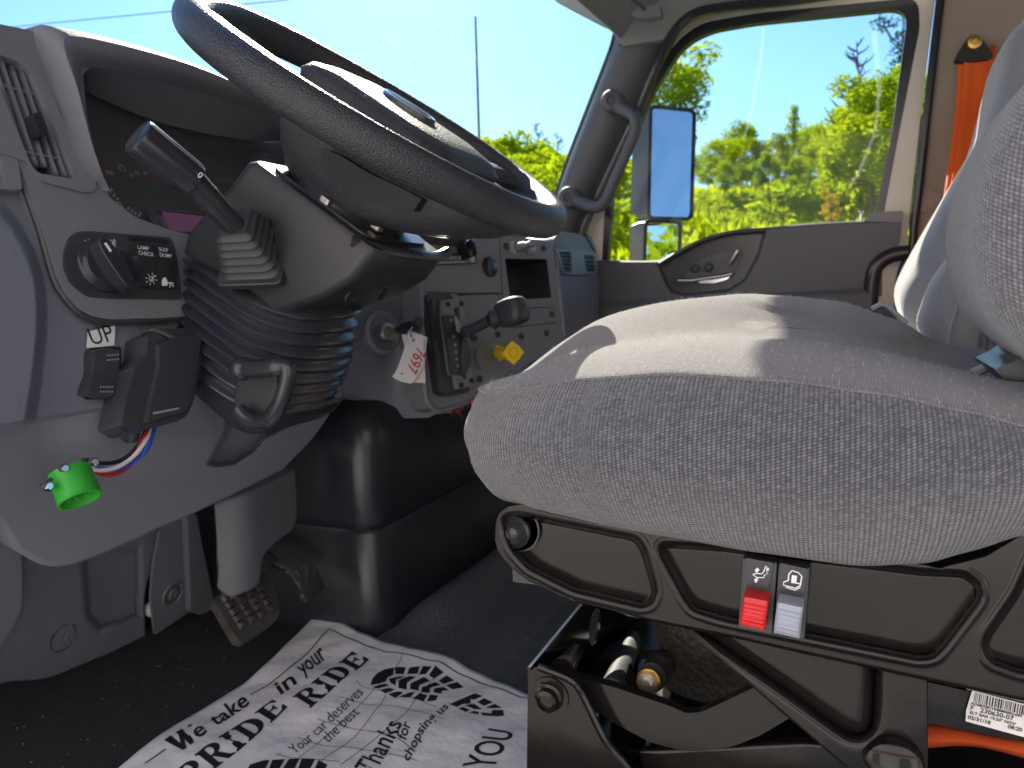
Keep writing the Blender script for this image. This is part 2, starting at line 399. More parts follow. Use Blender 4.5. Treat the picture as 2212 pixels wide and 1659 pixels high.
# inner trim panel: height field with the handle pod pressed in
def height_grid(rows, plane, nu, nv, fn, vis=1):
    """rows of reference coordinates interpolated into a dense sheet; fn gives the offset off the plane towards the viewer"""
    R = [cr([(x, y, 0) for x, y in r], 12) for r in rows]
    def samp(r, t):
        k = t*(len(r)-1); i = min(int(k), len(r)-2); return r[i].lerp(r[i+1], k-i)
    Cn = []
    for j in range(nu+1):
        Cn.append(cr([samp(r, j/nu) for r in R], 8) if len(R) > 2 else [samp(R[0], j/nu), samp(R[1], j/nu)])
    out = []
    for i in range(nv+1):
        row = []
        for j in range(nu+1):
            p = samp(Cn[j], i/nv); row.append(Q(p.x, p.y, off(plane, fn(p.x, p.y)*vis)))
        out.append(row)
    return out
pod = [(1425, 572), (1504, 527), (1566, 507), (1651, 502), (1636, 553), (1607, 606), (1573, 626), (1485, 636), (1451, 630), (1437, 606)]
scoop = [(1490, 585), (1530, 548), (1590, 535), (1618, 530), (1608, 560), (1580, 590), (1520, 605), (1470, 602)]
ledge = [(1290, 566), (1430, 564), (1480, 536), (1540, 508), (1629, 494), (1773, 484), (1949, 478)]
def trim_h(x, y):
    d = sd_poly(x, y, pod); h = -.03*sstep(4, -4, d) - .0*d
    d2 = sd_poly(x, y, scoop); h -= .025*sstep(3, -6, d2)
    g = y-(648-(x-1500)*.055); h += .02*sstep(-6, 6, g)
    g2 = y-(655-(x-1650)*.1)
    return .05+h
ledge = [(1262, 566), (1290, 566), (1425, 566), (1465, 545), (1504, 524), (1540, 511), (1590, 500), (1653, 495), (1773, 485), (1949, 478)]
rows = [ledge, [(1262, 600), (1290, 600), (1425, 600), (1465, 600), (1504, 600), (1540, 600), (1590, 600), (1653, 600), (1773, 595), (1937, 543)],
        [(1262, 660), (1290, 660), (1425, 660), (1465, 660), (1504, 660), (1540, 660), (1590, 655), (1653, 655), (1760, 650), (1888, 600)],
        [(1240, 960), (1290, 960), (1425, 960), (1465, 960), (1504, 960), (1540, 960), (1590, 960), (1653, 960), (1773, 960), (1868, 960)]]
g = height_grid(rows, (V((0, -1, 0)), -YD), 150, 90, trim_h)
# top ledge folded back to the glass
top = [p+V((0, .05, .006)) for p in g[0]]; top2 = [p+V((0, .016, .006)) for p in g[0]]; top3 = [p+V((0, .003, .002)) for p in g[0]]
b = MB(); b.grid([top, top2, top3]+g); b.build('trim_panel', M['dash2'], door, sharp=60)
b = MB(); b.tube(cr([Q(x, y, pl(y=YD-.05)) for x, y in ((1425, 570), (1465, 546), (1504, 525), (1540, 512), (1590, 501), (1655, 497))], 5), .006); b.build('ledge_bead', M['black'], door)
b = MB(); b.pplate(rnd([(1474, 604), (1508, 562), (1560, 543), (1600, 538), (1606, 548), (1588, 585), (1560, 600)], 8), pl(y=YD-.027), -.003)
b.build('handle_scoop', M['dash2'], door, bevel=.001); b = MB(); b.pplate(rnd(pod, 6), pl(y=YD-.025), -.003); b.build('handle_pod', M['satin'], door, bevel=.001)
b = MB()
for x, y in ((1501, 580), (1530, 577)): b.lathe(Q(x, y, pl(y=YD-.03)), (0, -1, 0), [(0, 0), (.013, 0), (.012, .012), (.007, .014), (.006, .008), (0, .008)])
b.each('pod_knob', M['black'], door)
b = MB(); b.tube(cr([Q(x, y, pl(y=YD-.06)) for x, y in ((1465, 606), (1495, 606), (1530, 601), (1560, 597), (1582, 592))], 4), [.006]*9+[.007]*8, flat=.8)
b.pplate(rnd([(1505, 606), (1560, 598), (1583, 591), (1570, 604), (1545, 611), (1512, 612)], 3), pl(y=YD-.062), -.008); b.build('door_handle', M['chrome'], door, bevel=.001)
b = MB(); b.tube([Q(1575, 572, pl(y=YD-.05)), Q(1580, 565, pl(y=YD-.055)), Q(1594, 541, pl(y=YD-.055))], [.005, .006, .007]); b.build('pull_bar', M['steel'], door)
b = MB(); b.cyl(Q(1858, 482, pl(y=YD-.02)), Q(1859, 462, pl(y=YD-.02)), .0035); b.sphere(Q(1859, 459, pl(y=YD-.02)), .0055); b.build('lock_pin', M['chrome'], door)
b = MB(); b.pplate(rnd([(1864, 478), (1886, 459), (1951, 455), (1949, 480)], 4), pl(y=YD-.052), -.06); b.build('corner_cap', M['panel'], door, bevel=.003)
b = MB(); b.tube(cr([Q(x, y, pl(y=YD-.05)) for x, y in ((1962, 545), (1925, 552), (1896, 572), (1884, 605), (1878, 700), (1878, 820))], 6), .019, flat=1)
b.build('edge_moulding', M['satin'], door)
b = MB(); b.pplate(rnd([(1690, 662), (1700, 655), (1770, 652), (1785, 660), (1780, 672), (1700, 674)], 5), pl(y=YD-.075), -.02); b.build('pull_pocket', M['black'], door, bevel=.002)
# ------------------------------------------------------------------ rubber seal on the body, side wall
b = MB(); b.tube(cr([Q(x, y, pl(y=YD-.03)) for x, y in ((2040, -60), (2030, 10), (2010, 180), (1986, 400), (1975, 480), (1968, 545), (1945, 600), (1940, 760))], 6), .010)
o = b.build('door_seal', M['rubber']); tag(o, 'long dark green black rubber seal running down the rear edge of the far door opening', 'rubber seal')
side = [(2052, -520), (2030, -120), (2020, 180), (1998, 350), (1984, 470), (1972, 560), (1950, 620), (1950, 1000), (3400, 1000), (3400, -520)]
b = MB(); b.pplate(side, pl(y=YD-.02), -.05); struct(b.build('side_wall', M['tan'], bevel=.01, seg=3))
# cab side below and in front of the door
b = MB(); b.pplate([(1236, 640), (1249, 505), (1225, 470), (1150, 470), (1150, 1300), (1240, 1300)], pl(y=YD+.01), -.04); struct(b.build('cowl_side', M['cream']))
b = MB(); b.box((-.2, YD+.05, .1), (2.4, .02, 1.0)); struct(b.build('outer_skin', M['cream']))
b = MB(); b.lathe(Q(2007, 431, pl(y=YD-.02)), (0, -1, 0), [(0, .0), (.034, .0), (.033, .006), (.024, .009), (.022, .006), (0, .006)]); 
tag(b.build('trim_plug', M['tan']), 'round tan plastic plug in the tan side wall beside the belt', 'trim plug')
# ------------------------------------------------------------------ windscreen pillar with grab handle
pil = thing('windscreen_pillar', (-.75, 2.1, .85), 'grey plastic covered far pillar between the windscreen and the far door window', 'pillar')
YP = 2.2
lft = [(1165, 560), (1197, 445), (1230, 345), (1262, 262), (1290, 190), (1318, 118), (1330, 78), (1342, 20)]
rgt = [(1243, 560), (1253, 500), (1290, 415), (1330, 330), (1372, 240), (1410, 150), (1440, 95), (1470, 30)]
L0 = cr([(x, y, 0) for x, y in lft], 5); R0 = cr([(x, y, 0) for x, y in rgt], 5); rows = []
for a, c in zip(L0, R0):
    pa, pc = Q(a.x, a.y, pl(y=YP+.03)), Q(c.x, c.y, pl(y=YP+.03)); r_ = []
    for k in range(11):
        t = k/10; p = pa.lerp(pc, t); p.y -= .055*sin(pi*t)**.6; r_.append(p)
    rows.append(r_)
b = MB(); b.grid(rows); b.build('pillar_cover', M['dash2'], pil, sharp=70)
b = MB(); b.tube([Q(p.x-3, p.y, pl(y=YP+.035)) for p in L0], .007, 8); b.build('glass_seal', M['rubber'], pil)
b = MB(); b.tube([Q(p.x+5, p.y+2, pl(y=YP+.01)) for p in R0], .012, 8); b.build('door_side_seal', M['rubber'], pil)
b = MB(); b.tube(cr([Q(x, y, pl(y=YP-.028)) for x, y in ((1336, 98), (1375, 90), (1428, 84))], 4), .0022, 6); b.build('cover_joint', M['black'], pil)
gh = thing('grab_handle', Q(1300, 330, pl(y=YP-.06)), 'angular dark grey plastic grab handle bolted to the far windscreen pillar', 'grab handle')
path = cr([Q(x, y, pl(y=yy)) for x, y, yy in ((1318, 222, YP-.045), (1345, 236, YP-.06), (1368, 250, YP-.085), (1374, 275, YP-.095), (1360, 315, YP-.095), (1325, 395, YP-.095), (1306, 437, YP-.095), (1285, 448, YP-.085), (1258, 438, YP-.06), (1228, 428, YP-.045))], 6)
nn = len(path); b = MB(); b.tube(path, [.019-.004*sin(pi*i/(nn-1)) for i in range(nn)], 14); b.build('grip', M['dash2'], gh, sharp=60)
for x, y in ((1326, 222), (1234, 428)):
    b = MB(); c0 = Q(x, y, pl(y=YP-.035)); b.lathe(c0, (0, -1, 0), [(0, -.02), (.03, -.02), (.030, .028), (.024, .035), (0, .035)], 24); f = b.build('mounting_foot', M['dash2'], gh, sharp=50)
    b = MB(); b.lathe(c0+V((0, -.034, 0)), (0, -1, 0), [(0, 0), (.013, 0), (.013, .003), (.010, .004), (.008, .001), (0, .001)], 18); b.build('screw_cap', M['black'], f)
# header trim joint and sun visor clip
vc = thing('visor_clip', Q(1395, 24, pl(y=2.0)), 'small dark clip for the sun visor under the roof lining above the far pillar', 'visor clip')
b = MB(); b.pplate(rnd([(1362, 30), (1376, 16), (1405, 12), (1425, 8), (1428, 34), (1398, 40), (1372, 38)], 6), pl(y=2.0), -.03); b.build('clip_body', M['dashup'], vc, bevel=.004)
b = MB(); b.tube([Q(1360, -6, pl(y=2.0)), Q(1386, 14, pl(y=2.0)), Q(1394, 22, pl(y=2.0))], .005, 8); b.build('clip_arm', M['black'], vc)
# header fill between pillar top and roof (moulded corner)
hd = [(1180, -60), (1192, -4), (1240, 22), (1290, 48), (1320, 62), (1333, 88), (1345, 100), (1400, 90), (1432, 86), (1456, 62), (1495, 30), (1560, 16), (1700, 2), (1900, -25), (2100, -60), (2100, -200), (1180, -200)]
b = MB(); b.pplate(rnd(hd, 8), pl(y=2.16), -.03); o = b.build('header_trim', M['head'], bevel=.012, seg=4)
struct(o)
b = MB(); b.tube(cr([Q(x, y, pl(y=2.155)) for x, y in ((1425, 128), (1446, 84), (1474, 48), (1510, 26), (1580, 14), (1700, 2), (1860, -22))], 6), .013, 8)
tag(b.build('door_opening_seal', M['rubber']), 'dark rubber seal curving along the top of the far door opening under the roof lining', 'rubber seal')
# ------------------------------------------------------------------ windscreen glass
rows = []
for k in range(9):
    t = k/8; z = .86+.54*t; row = []
    for i in range(25):
        y = .25+i*(2.2-.25)/24; c = ((y-1.22)/.98); row.append(V((-1.12+.33*abs(c)**3.0+.42*t*(1-.35*abs(c)**3), y, z)))
    rows.append(row)
b = MB(); b.grid(rows); wsg = b.build('windscreen', M['glass'], solid=.004); tag(wsg, 'large clear curved windscreen glass above the dashboard', 'windscreen')
b = MB(); b.tube(cr([V((-.72, .28, 1.36)), V((-.9, .26, 1.05)), V((-1.05, .25, .8))], 5), .035); tag(b.build('near_pillar', M['dash']), 'near windscreen pillar at the driver side of the cab', 'pillar')
# ------------------------------------------------------------------ seat belt on the far wall
sb = thing('seat_belt', Q(2090, 420, pl(y=2.15)), 'bright orange webbing seat belt hanging on the tan side wall from a black anchor', 'seat belt')
b = MB(); Lb = cr([Q(x, y, pl(y=yy)) for x, y, yy in ((2116, 104, 2.19), (2112, 200, 2.17), (2100, 320, 2.1), (2083, 440, 2.02), (2060, 600, 1.9), (2040, 760, 1.85))], 5)
b.grid([[p+V((-.033+.0, -.006, 0)), p+V((-.018, .0, 0)), p+V((.0, .004, 0)), p+V((.033, -.004, 0))] for p in Lb]); b.build('webbing', M['orange'], sb, solid=.002, sharp=80)
b = MB(); b.grid([[p+V((-.043, .012, 0)), p+V((-.02, .012, 0))] for p in Lb]); b.build('folded_webbing', M['orange'], sb, solid=.002, sharp=80)
b = MB(); b.pplate(rnd([(2062, 132), (2066, 118), (2090, 82), (2105, 72), (2120, 82), (2143, 112), (2146, 124), (2136, 128), (2080, 134)], 8), pl(y=2.17), -.028); an = b.build('belt_anchor', M['ink'], sb, bevel=.004, seg=3)
b = MB(); b.lathe(Q(2105, 92, pl(y=2.17)), (0, -1, 0), [(0, 0), (.016, 0), (.015, .008), (.008, .009), (.007, .004), (0, .004)]); b.build('bolt', M['brass'], an)
# ------------------------------------------------------------------ floor covering, rail
b = MB(); N_ = 60
rr_ = []
for i in range(9):
    x = -.80+.055*i*1.0
    rr_.append([V((x, y, .006)) for y in (1.0, 1.4, 1.8, 2.2)])
hump = []
for k in range(13):
    t = k/12; x = -.775+.11*t; z = .004+.034*sin(pi*t)**.8
    hump.append([V((x+.004*sin(y*9), y, .005+(z-.004)*sstep(1.16, 1.26, y))) for y in [.98+i*.04 for i in range(30)]])
hump += [[V((x, y, .005)) for y in [.98+i*.04 for i in range(30)]] for x in (-.64, -.53, -.518)]
hump += [[V((x, y, z)) for y in [.98+i*.04 for i in range(30)]] for x, z in ((-.514, .0005), (-.506, .0005), (-.502, .005), (-.3, .005), (0, .005), (.4, .005))]
b.grid(hump); struct(b.build('floor_vinyl', M['vinyl'], sharp=60))
# engine cover
ec = thing('engine_cover', (-.9, 1.5, 0), 'tall glossy black engine cover box in the footwell under the centre of the dashboard', 'engine cover')
def ring(z, ins, r=.05):
    x1, y0 = -.77-ins, 1.14+ins; pts = [V((-1.35, y0, z))]
    for k in range(9):
        a = -pi/2+k*pi/16; pts.append(V((x1-r+r*cos(a), y0+r+r*sin(a), z)))
    pts.append(V((x1, 2.2, z))); return pts
zs = [(-.0, 0), (.02, 0), (.19, .006), (.198, .012), (.206, .004), (.215, .002), (.34, .008), (.38, .012), (.41, .024), (.43, .045), (.438, .08)]
b = MB(); b.grid([ring(z, i) for z, i in zs]+[[V((-1.35, 1.3, .44))]+[V((-.95, 1.35, .44))]*9+[V((-.95, 2.2, .44))]]); b.build('cover_shell', M['engine'], ec, sharp=50)
b = MB(); b.box((-1.34, 1.2, .3), (.02, 2.0, .75)); struct(b.build('firewall', M['carpet']))

# dust on the glass
def wpt(px, py, o=.004):
    for k in range(200):
        t = k/199; 
    r = FWD + RGT*((px-1106)/1661) + UPV*((829.5-py)/1661); best = None
    for k in range(60, 260):
        p = CAMP+r*(k*.01); c = (p.y-1.22)/.98; t = (p.z-.86)/.54; xs_ = -1.12+.33*abs(c)**3+.42*t*(1-.35*abs(c)**3)
        if p.x < xs_: return p-r*.012
    return None
b = MB(); rg = random.Random(12)
for i in range(44):
    px, py = rg.choice(((rg.gauss(930, 60), rg.gauss(80, 45)), (rg.uniform(500, 1290), rg.uniform(5, 260)))); p = wpt(px, py)
    if p is None: continue
    s_ = rg.uniform(.0007, .0022); b.sphere(p, s_, 6, 4)
ds = b.build('dust_specks', M['dust'], wsg); ds['kind'] = 'stuff'
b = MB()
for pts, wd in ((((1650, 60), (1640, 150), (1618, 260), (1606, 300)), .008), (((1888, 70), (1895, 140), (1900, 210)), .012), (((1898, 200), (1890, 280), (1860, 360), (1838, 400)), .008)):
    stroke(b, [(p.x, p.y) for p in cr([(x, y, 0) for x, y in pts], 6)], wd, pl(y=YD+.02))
b.each('glass_streak', M['streak'], door)  # reflection streaks and smears put in as pale strips on the glass

# crumbs and grit trodden into the floor covering
b = MB(); rg = random.Random(21)
for i in range(420):
    x, y = rg.uniform(-1.15, -.2), rg.uniform(.62, 1.5)
    if x > -.66 and y > .98: z = .0055
    elif y > 1.12: continue
    else: z = .0005
    r = rg.uniform(.0004, .0013); a = rg.random()*6.28; c = V((x, y, z+r*.4))
    b.add([c+V((cos(a+k*2.1)*r, sin(a+k*2.1)*r, 0)) for k in range(3)]+[c+V((0, 0, r))], [(0, 1, 3), (1, 2, 3), (2, 0, 3)])
gt = b.build('floor_grit', M['grit']); tag(gt, kind='stuff')
# ================================================================== OUTSIDE
def ground_h(x, y):
    """bank rising beyond the far side of the truck, higher in front"""
    z = -1.35
    z += 2.3*sstep(4.5, 9, y)+1.5*sstep(8, 16, y)+.8*sstep(16, 40, y)
    fr = sstep(-3, -14, x-.15*y)*sstep(4, 12, y)
    z += 1.3*fr
    z -= 2.2*sstep(6, 30, x)*1.0
    return z+.12*sin(x*1.7+y)*sin(y*1.3)*sstep(5, 9, y)
b = MB(); xs = [-120+i*2 for i in range(20)]+[-80+i*1.0 for i in range(110)]+[30+i*8 for i in range(20)]
ys = [-60, -20, -5, 2]+[3+i*.7 for i in range(60)]+[46+i*6 for i in range(20)]
b.grid([[V((x, y, ground_h(x, y))) for x in xs] for y in ys])
def foliage(name, c1, c2, tl=.45):
    m = bpy.data.materials.new(name); m.use_nodes = True; nt = m.node_tree; N = nt.nodes; L = nt.links; N.clear()
    o = N.new('ShaderNodeOutputMaterial'); d = N.new('ShaderNodeBsdfDiffuse'); t = N.new('ShaderNodeBsdfTranslucent'); mx = N.new('ShaderNodeMixShader'); mx.inputs[0].default_value = tl
    g = N.new('ShaderNodeNewGeometry'); n = N.new('ShaderNodeTexNoise'); n.inputs['Scale'].default_value = 1.1; n.inputs['Detail'].default_value = 6; L.new(g.outputs['Position'], n.inputs['Vector'])
    r = N.new('ShaderNodeMapRange'); r.inputs[1].default_value = .32; r.inputs[2].default_value = .68; L.new(n.outputs[0], r.inputs[0])
    c = N.new('ShaderNodeMix'); c.data_type = 'RGBA'; c.inputs[6].default_value = (*c1, 1); c.inputs[7].default_value = (*c2, 1); L.new(r.outputs[0], c.inputs[0])
    L.new(c.outputs[2], d.inputs[0]); L.new(c.outputs[2], t.inputs[0]); L.new(d.outputs[0], mx.inputs[1]); L.new(t.outputs[0], mx.inputs[2]); L.new(mx.outputs[0], o.inputs[0]); return m
M['leaf1'] = foliage('fresh_leaves', (.19, .31, .008), (.46, .54, .012), .55); M['leaf2'] = foliage('mid_leaves', (.16, .27, .012), (.40, .50, .015), .6); M['leaf3'] = foliage('dark_leaves', (.018, .045, .012), (.045, .08, .016), .3)
M['turf'] = foliage('meadow_grass', (.30, .42, .006), (.50, .56, .010), .5); M['rust'] = foliage('rusty_leaves', (.40, .24, .03), (.5, .46, .03), .5)
o = b.build('ground', M['turf'], sharp=80); struct(o)
b = MB(); b.box((60, 4.2, -1.30), (260, 4.6, .04)); struct(b.build('road', M['asphalt']))
b = MB(); b.box((60, 6.2, -1.277), (260, .12, .004)); b.box((60, 3.9, -1.277), (260, .12, .004)); struct(b.build('road_marking', M['white']))
# grass tufts
rg = random.Random(3); b = MB()
for i in range(26000):
    y = 8+rg.random()**1.3*20; x = -y*1.25+rg.random()*(y*1.45)
    z = ground_h(x, y); h = rg.uniform(.03, .08)*(1+y*.04); a = rg.random()*6.28; wd = rg.uniform(.02, .05)*(1+y*.02)
    dx, dy = cos(a)*wd, sin(a)*wd; lx, ly = rg.uniform(-.4, .4)*h, rg.uniform(-.4, .4)*h
    b.add([(x-dx, y-dy, z-.03), (x+dx, y+dy, z-.03), (x+lx, y+ly, z+h)], [(0, 1, 2)])
tag(b.build('grass', M['turf']), kind='stuff')
# trees and bushes: leaves as many small folded faces in irregular clumps
def leaf_blob(b, rg, c, r, n, ls, flat=.75):
    for i in range(n):
        while True:
            d = V((rg.uniform(-1, 1), rg.uniform(-1, 1), rg.uniform(-1, 1)))
            if .25 < d.length < 1: break
        p = V(c)+V((d.x*r, d.y*r, d.z*r*flat)); s = ls*rg.uniform(.6, 1.5)
        a = V((rg.gauss(0, 1), rg.gauss(0, 1), rg.gauss(0, .6))).normalized(); q = a.cross(V((rg.gauss(0, 1), rg.gauss(0, 1), rg.gauss(0, 1)))).normalized()
        b.add([p-a*s, p+q*s*.45, p+a*s, p-q*s*.45], [(0, 1, 2, 3)])
def make_tree(seed, name, H, R, leaf, nb, nl, ls, mat_, trunk=True, label='', cat='tree', group=None, shape='round', bare=.25):
    rg = random.Random(seed); root = thing(name, (0, 0, 0), label, cat, group)
    t = MB(); c = MB(); top = H
    lean = V((rg.uniform(-.08, .08)*H, rg.uniform(-.08, .08)*H, 0))
    tp = [V((0, 0, -.4))+V((0, 0, 0)), V((0, 0, H*.3))+lean*.3, V((0, 0, H*.6))+lean*.7, V((0, 0, H*.95))+lean]
    tp = cr(tp, 4); t.tube(tp, [max(.012, H*.018*(1-i/len(tp))) for i in range(len(tp))], 7)
    for k in range(nb):
        f = bare+(1-bare)*(k+.5)/nb; z = H*f
        if shape == 'round': rad = R*sqrt(max(.05, 1-((f-.6)/.48)**2))
        elif shape == 'cone': rad = R*(1.08-f)
        else: rad = R*(.55+.45*sin(f*9+seed))
        a = rg.random()*6.28+k*2.4; rr = rad*rg.uniform(.35, 1); base = V((0, 0, z*.82))+lean*f*.8
        tip = V((cos(a)*rr, sin(a)*rr, z))+lean*f
        t.tube([base, base.lerp(tip, .5)+V((0, 0, -.03*H)), tip], [H*.006, H*.004, H*.002], 5)
        leaf_blob(c, rg, tip, R*rg.uniform(.28, .5), nl, ls); 
    t.build('trunk', M['bark'], root); c.build('crown', mat_, root); return root
def copy_tree(o, loc, rz, s, label=None):
    r = o.copy(); COL.objects.link(r); r.location = V(loc); r.rotation_euler = (0, 0, rz); r.scale = s if isinstance(s, tuple) else (s, s, s)
    if label: r['label'] = label
    for ch in list(o.children): c = ch.copy(); COL.objects.link(c); c.parent = r; c.matrix_parent_inverse = Matrix.Identity(4)
    return r
def place_px(px, Y, extra=0):
    """point on the ground where the sight line through column px reaches distance Y across"""
    p = Q(px, 600, pl(y=Y)); return V((p.x, Y, ground_h(p.x, Y)+extra))
GT = 'trees beyond the far window'
protos = {
 'ash': make_tree(11, 'leafy_tree', 6, 1.7, 0, 30, 190, .11, M['leaf1'], label='x', group=GT),
 'ash2': make_tree(12, 'leafy_tree', 6, 1.9, 0, 28, 190, .11, M['leaf2'], label='x', group=GT),
 'tall': make_tree(13, 'leafy_tree', 8, 2.0, 0, 34, 200, .11, M['leaf2'], label='x', group=GT, shape='wild', bare=.35),
 'cone': make_tree(14, 'leafy_tree', 6, 1.0, 0, 26, 90, .08, M['leaf2'], label='x', group=GT, shape='cone', bare=.15),
 'pine': make_tree(17, 'leafy_tree', 9, 1.6, 0, 22, 70, .09, M['leaf3'], label='x', group=GT, shape='wild', bare=.3),
 'bush': make_tree(15, 'bush', 2.2, 1.5, 0, 20, 190, .10, M['leaf1'], label='x', cat='bush', group='bushes on the bank', bare=.05),
 'bush2': make_tree(16, 'bush', 2.2, 1.6, 0, 20, 190, .10, M['leaf2'], label='x', cat='bush', group='bushes on the bank', bare=.05),
 'rust': make_tree(18, 'bush', 2.0, .7, 0, 10, 90, .06, M['rust'], label='x', cat='bush', bare=.05),
}
# (kind, px, Y, top py, label)  height follows from where the top stands in the picture
TR = [
 ('tall', 1468, 11, 84, 'tall round topped tree above the big mirror in the far door window'),
 ('ash', 1395, 14, 330, 'light green tree low behind the grab handle at the far door window'),
 ('ash2', 1560, 15, 300, 'low leafy tree just right of the big door mirror'),
 ('ash', 1600, 19, 268, 'feathery pale tree behind the row right of the mirror'),
 ('cone', 1712, 17, 222, 'slim pointed tree rising mid window'),
 ('ash2', 1770, 20, 268, 'mid green tree right behind the slim pointed one'),
 ('ash', 1660, 13, 330, 'bright green tree standing in front of the slim pointed one'),
 ('ash', 1815, 13, 270, 'bright yellow green tree right of the middle of the far window'),
 ('ash', 1880, 11, 165, 'tall bright green tree at the rear edge of the far window'),
 ('pine', 1925, 15, 10, 'dark tall conifer behind the bright tree at the rear window edge'),
 ('ash2', 1735, 14, 380, 'darker green tree low in the middle of the window'),
 ('ash', 1980, 10, 200, 'leafy tree half hidden by the rear window seal'),
 ('ash', 1340, 22, 300, 'distant light green tree behind the far pillar'),
 ('bush', 1500, 12.5, 460, 'round bright bush at the foot of the trees beside the big mirror'),
 ('bush2', 1565, 12.5, 430, 'mid green bush at the foot of the trees right of the mirror'),
 ('bush2', 1665, 12.5, 425, 'wide dark rounded bush low in the middle of the far window'),
 ('bush', 1620, 12.5, 445, 'bright small bush left of the wide dark one'),
 ('bush', 1745, 12.5, 440, 'bright bush right of the wide dark one'),
 ('bush2', 1800, 12.5, 410, 'mid green bush behind the rusty one'),
 ('rust', 1795, 11.2, 418, 'rusty yellow bush standing near the rear of the far window'),
 ('bush', 1870, 12.5, 400, 'bright bush at the rear bottom corner of the far window'),
 ('bush', 1410, 12.5, 440, 'bright bush low at the front corner of the far door window'),
 ('bush', 1350, 12.5, 470, 'small bright bush by the front edge of the far door window'),
 ('bush', 1090, 15, 292, 'yellow green bush on the crest seen past the wheel rim'),
 ('bush', 1060, 19, 310, 'pale bush on the crest by the thin mast'),
 ('bush', 1135, 17, 330, 'low bush on the crest in the middle of the windscreen gap'),
 ('bush', 1185, 15, 325, 'yellow green bush on the crest left of the far pillar'),
 ('bush', 1230, 14, 322, 'yellow green bush on the crest touching the far pillar'),
 ('bush', 1150, 11, 372, 'bright bush half way up the slope under the crest'),
 ('bush', 1215, 10, 400, 'bright bush low on the slope beside the far pillar'),
 ('bush', 1110, 13, 350, 'bright bush on the slope right above the wheel rim'),
 ('bush', 1270, 12, 340, 'bright bush on the slope behind the far pillar'),
]
for i, (px, Y, py) in enumerate(((1500, 18, 335), (1545, 17, 312), (1590, 16, 300), (1635, 18, 300), (1680, 16, 290), (1725, 18, 285), (1775, 16, 275), (1825, 17, 240), (1870, 15, 185), (1915, 14, 170), (1950, 13, 150), (1450, 17, 370), (1565, 13, 350), (1640, 13, 345), (1720, 13, 340), (1790, 13, 320), (1850, 12, 260))):
    TR.append((('ash', 'ash2')[i % 2], px, Y, py, 'young tree packed into the green thicket behind the far window'))
used = set()
HP = {'ash': 6, 'ash2': 6, 'tall': 8, 'cone': 6, 'pine': 9, 'bush': 2.2, 'bush2': 2.2, 'rust': 2.0}
for i, (k, px, Y, py, lab) in enumerate(TR):
    loc = place_px(px, Y); top = Q(px, py, pl(y=Y)).z; H = max(.5, top-loc.z); s = H/(HP[k]*1.02)
    if k in ('bush', 'bush2') and s < .62: s = .62; loc.z = top-s*HP[k]*1.1
    if k not in used:
        o = protos[k]; o.location = loc; o.rotation_euler = (0, 0, i*1.3); o['label'] = lab; used.add(k)
    else: o = copy_tree(protos[k], loc, i*1.7, 1, lab)
    wf = max(s, .55) if k in ('bush', 'bush2') else s
    o.scale = (wf*1.1, wf*1.1, s)
# bare trees
def bare_tree(px, Y, py, lab, seed):
    rg = random.Random(seed); loc = place_px(px, Y); H = Q(px, py, pl(y=Y)).z-loc.z; root = thing('bare_tree', loc, lab, 'tree', 'bare trees on the bank'); t = MB()
    t.tube([loc+V((0, 0, -.3)), loc+V((.1, 0, H*.5)), loc+V((.0, 0, H))], [H*.012, H*.008, .01], 6); t.build('trunk', M['bark'], root); t = MB()
    for k in range(26):
        f = rg.uniform(.35, .97); a = rg.random()*6.28; l = H*.22*(1.15-f); p0 = loc+V((.1*(1-abs(2*f-1)), 0, H*f)); p1 = p0+V((cos(a)*l, sin(a)*l, l*.5)); p2 = p1+V((cos(a+.5)*l*.5, sin(a+.5)*l*.5, l*.6))
        t.tube([p0, p1, p2], [.022, .014, .006], 5); t.tube([p1, p1+V((cos(a-.9)*l*.5, sin(a-.9)*l*.5, l*.3))], [.012, .005], 5)
    t.build('branches', M['bark'], root)
bare_tree(1842, 16, 90, 'grey leafless tree against the sky in the rear half of the far window', 1)
bare_tree(1168, 24, 262, 'thin leafless trunk on the crest seen through the windscreen', 2)
bare_tree(1210, 26, 285, 'bushy leafless tree on the crest close to the far pillar', 5)
# far woods behind the truck for the mirrors
far = MB(); rg = random.Random(9)
for i in range(260):
    x = rg.uniform(30, 160); y = rg.choice([rg.uniform(7, 16)+x*.05, rg.uniform(-30, -12)]); leaf_blob(far, rg, (x, y, rg.uniform(-1.5, 3.5)), rg.uniform(1.6, 3), 40, .5, 1)
tag(far.build('far_woodland', M['leaf2']), kind='stuff')
# mast and power line
b = MB(); p0 = Q(1036, 330, pl(y=4.2)); p1 = Q(1027, 36, pl(y=4.2)); p0 = p0+(p0-p1)*1.6
b.cyl(p0, p1, .012, .006, 10); tag(b.build('antenna_mast', M['black']), 'thin dark whip antenna standing upright in front of the windscreen', 'antenna')
b = MB(); b.tube([Q(-300, 92, pl(y=30)), Q(150, 46, pl(y=30)), Q(600, 2, pl(y=30)), Q(900, -40, pl(y=30))], .022, 6); tag(b.build('power_line', M['black']), 'thin overhead cable crossing the bright sky at the upper left', 'cable')
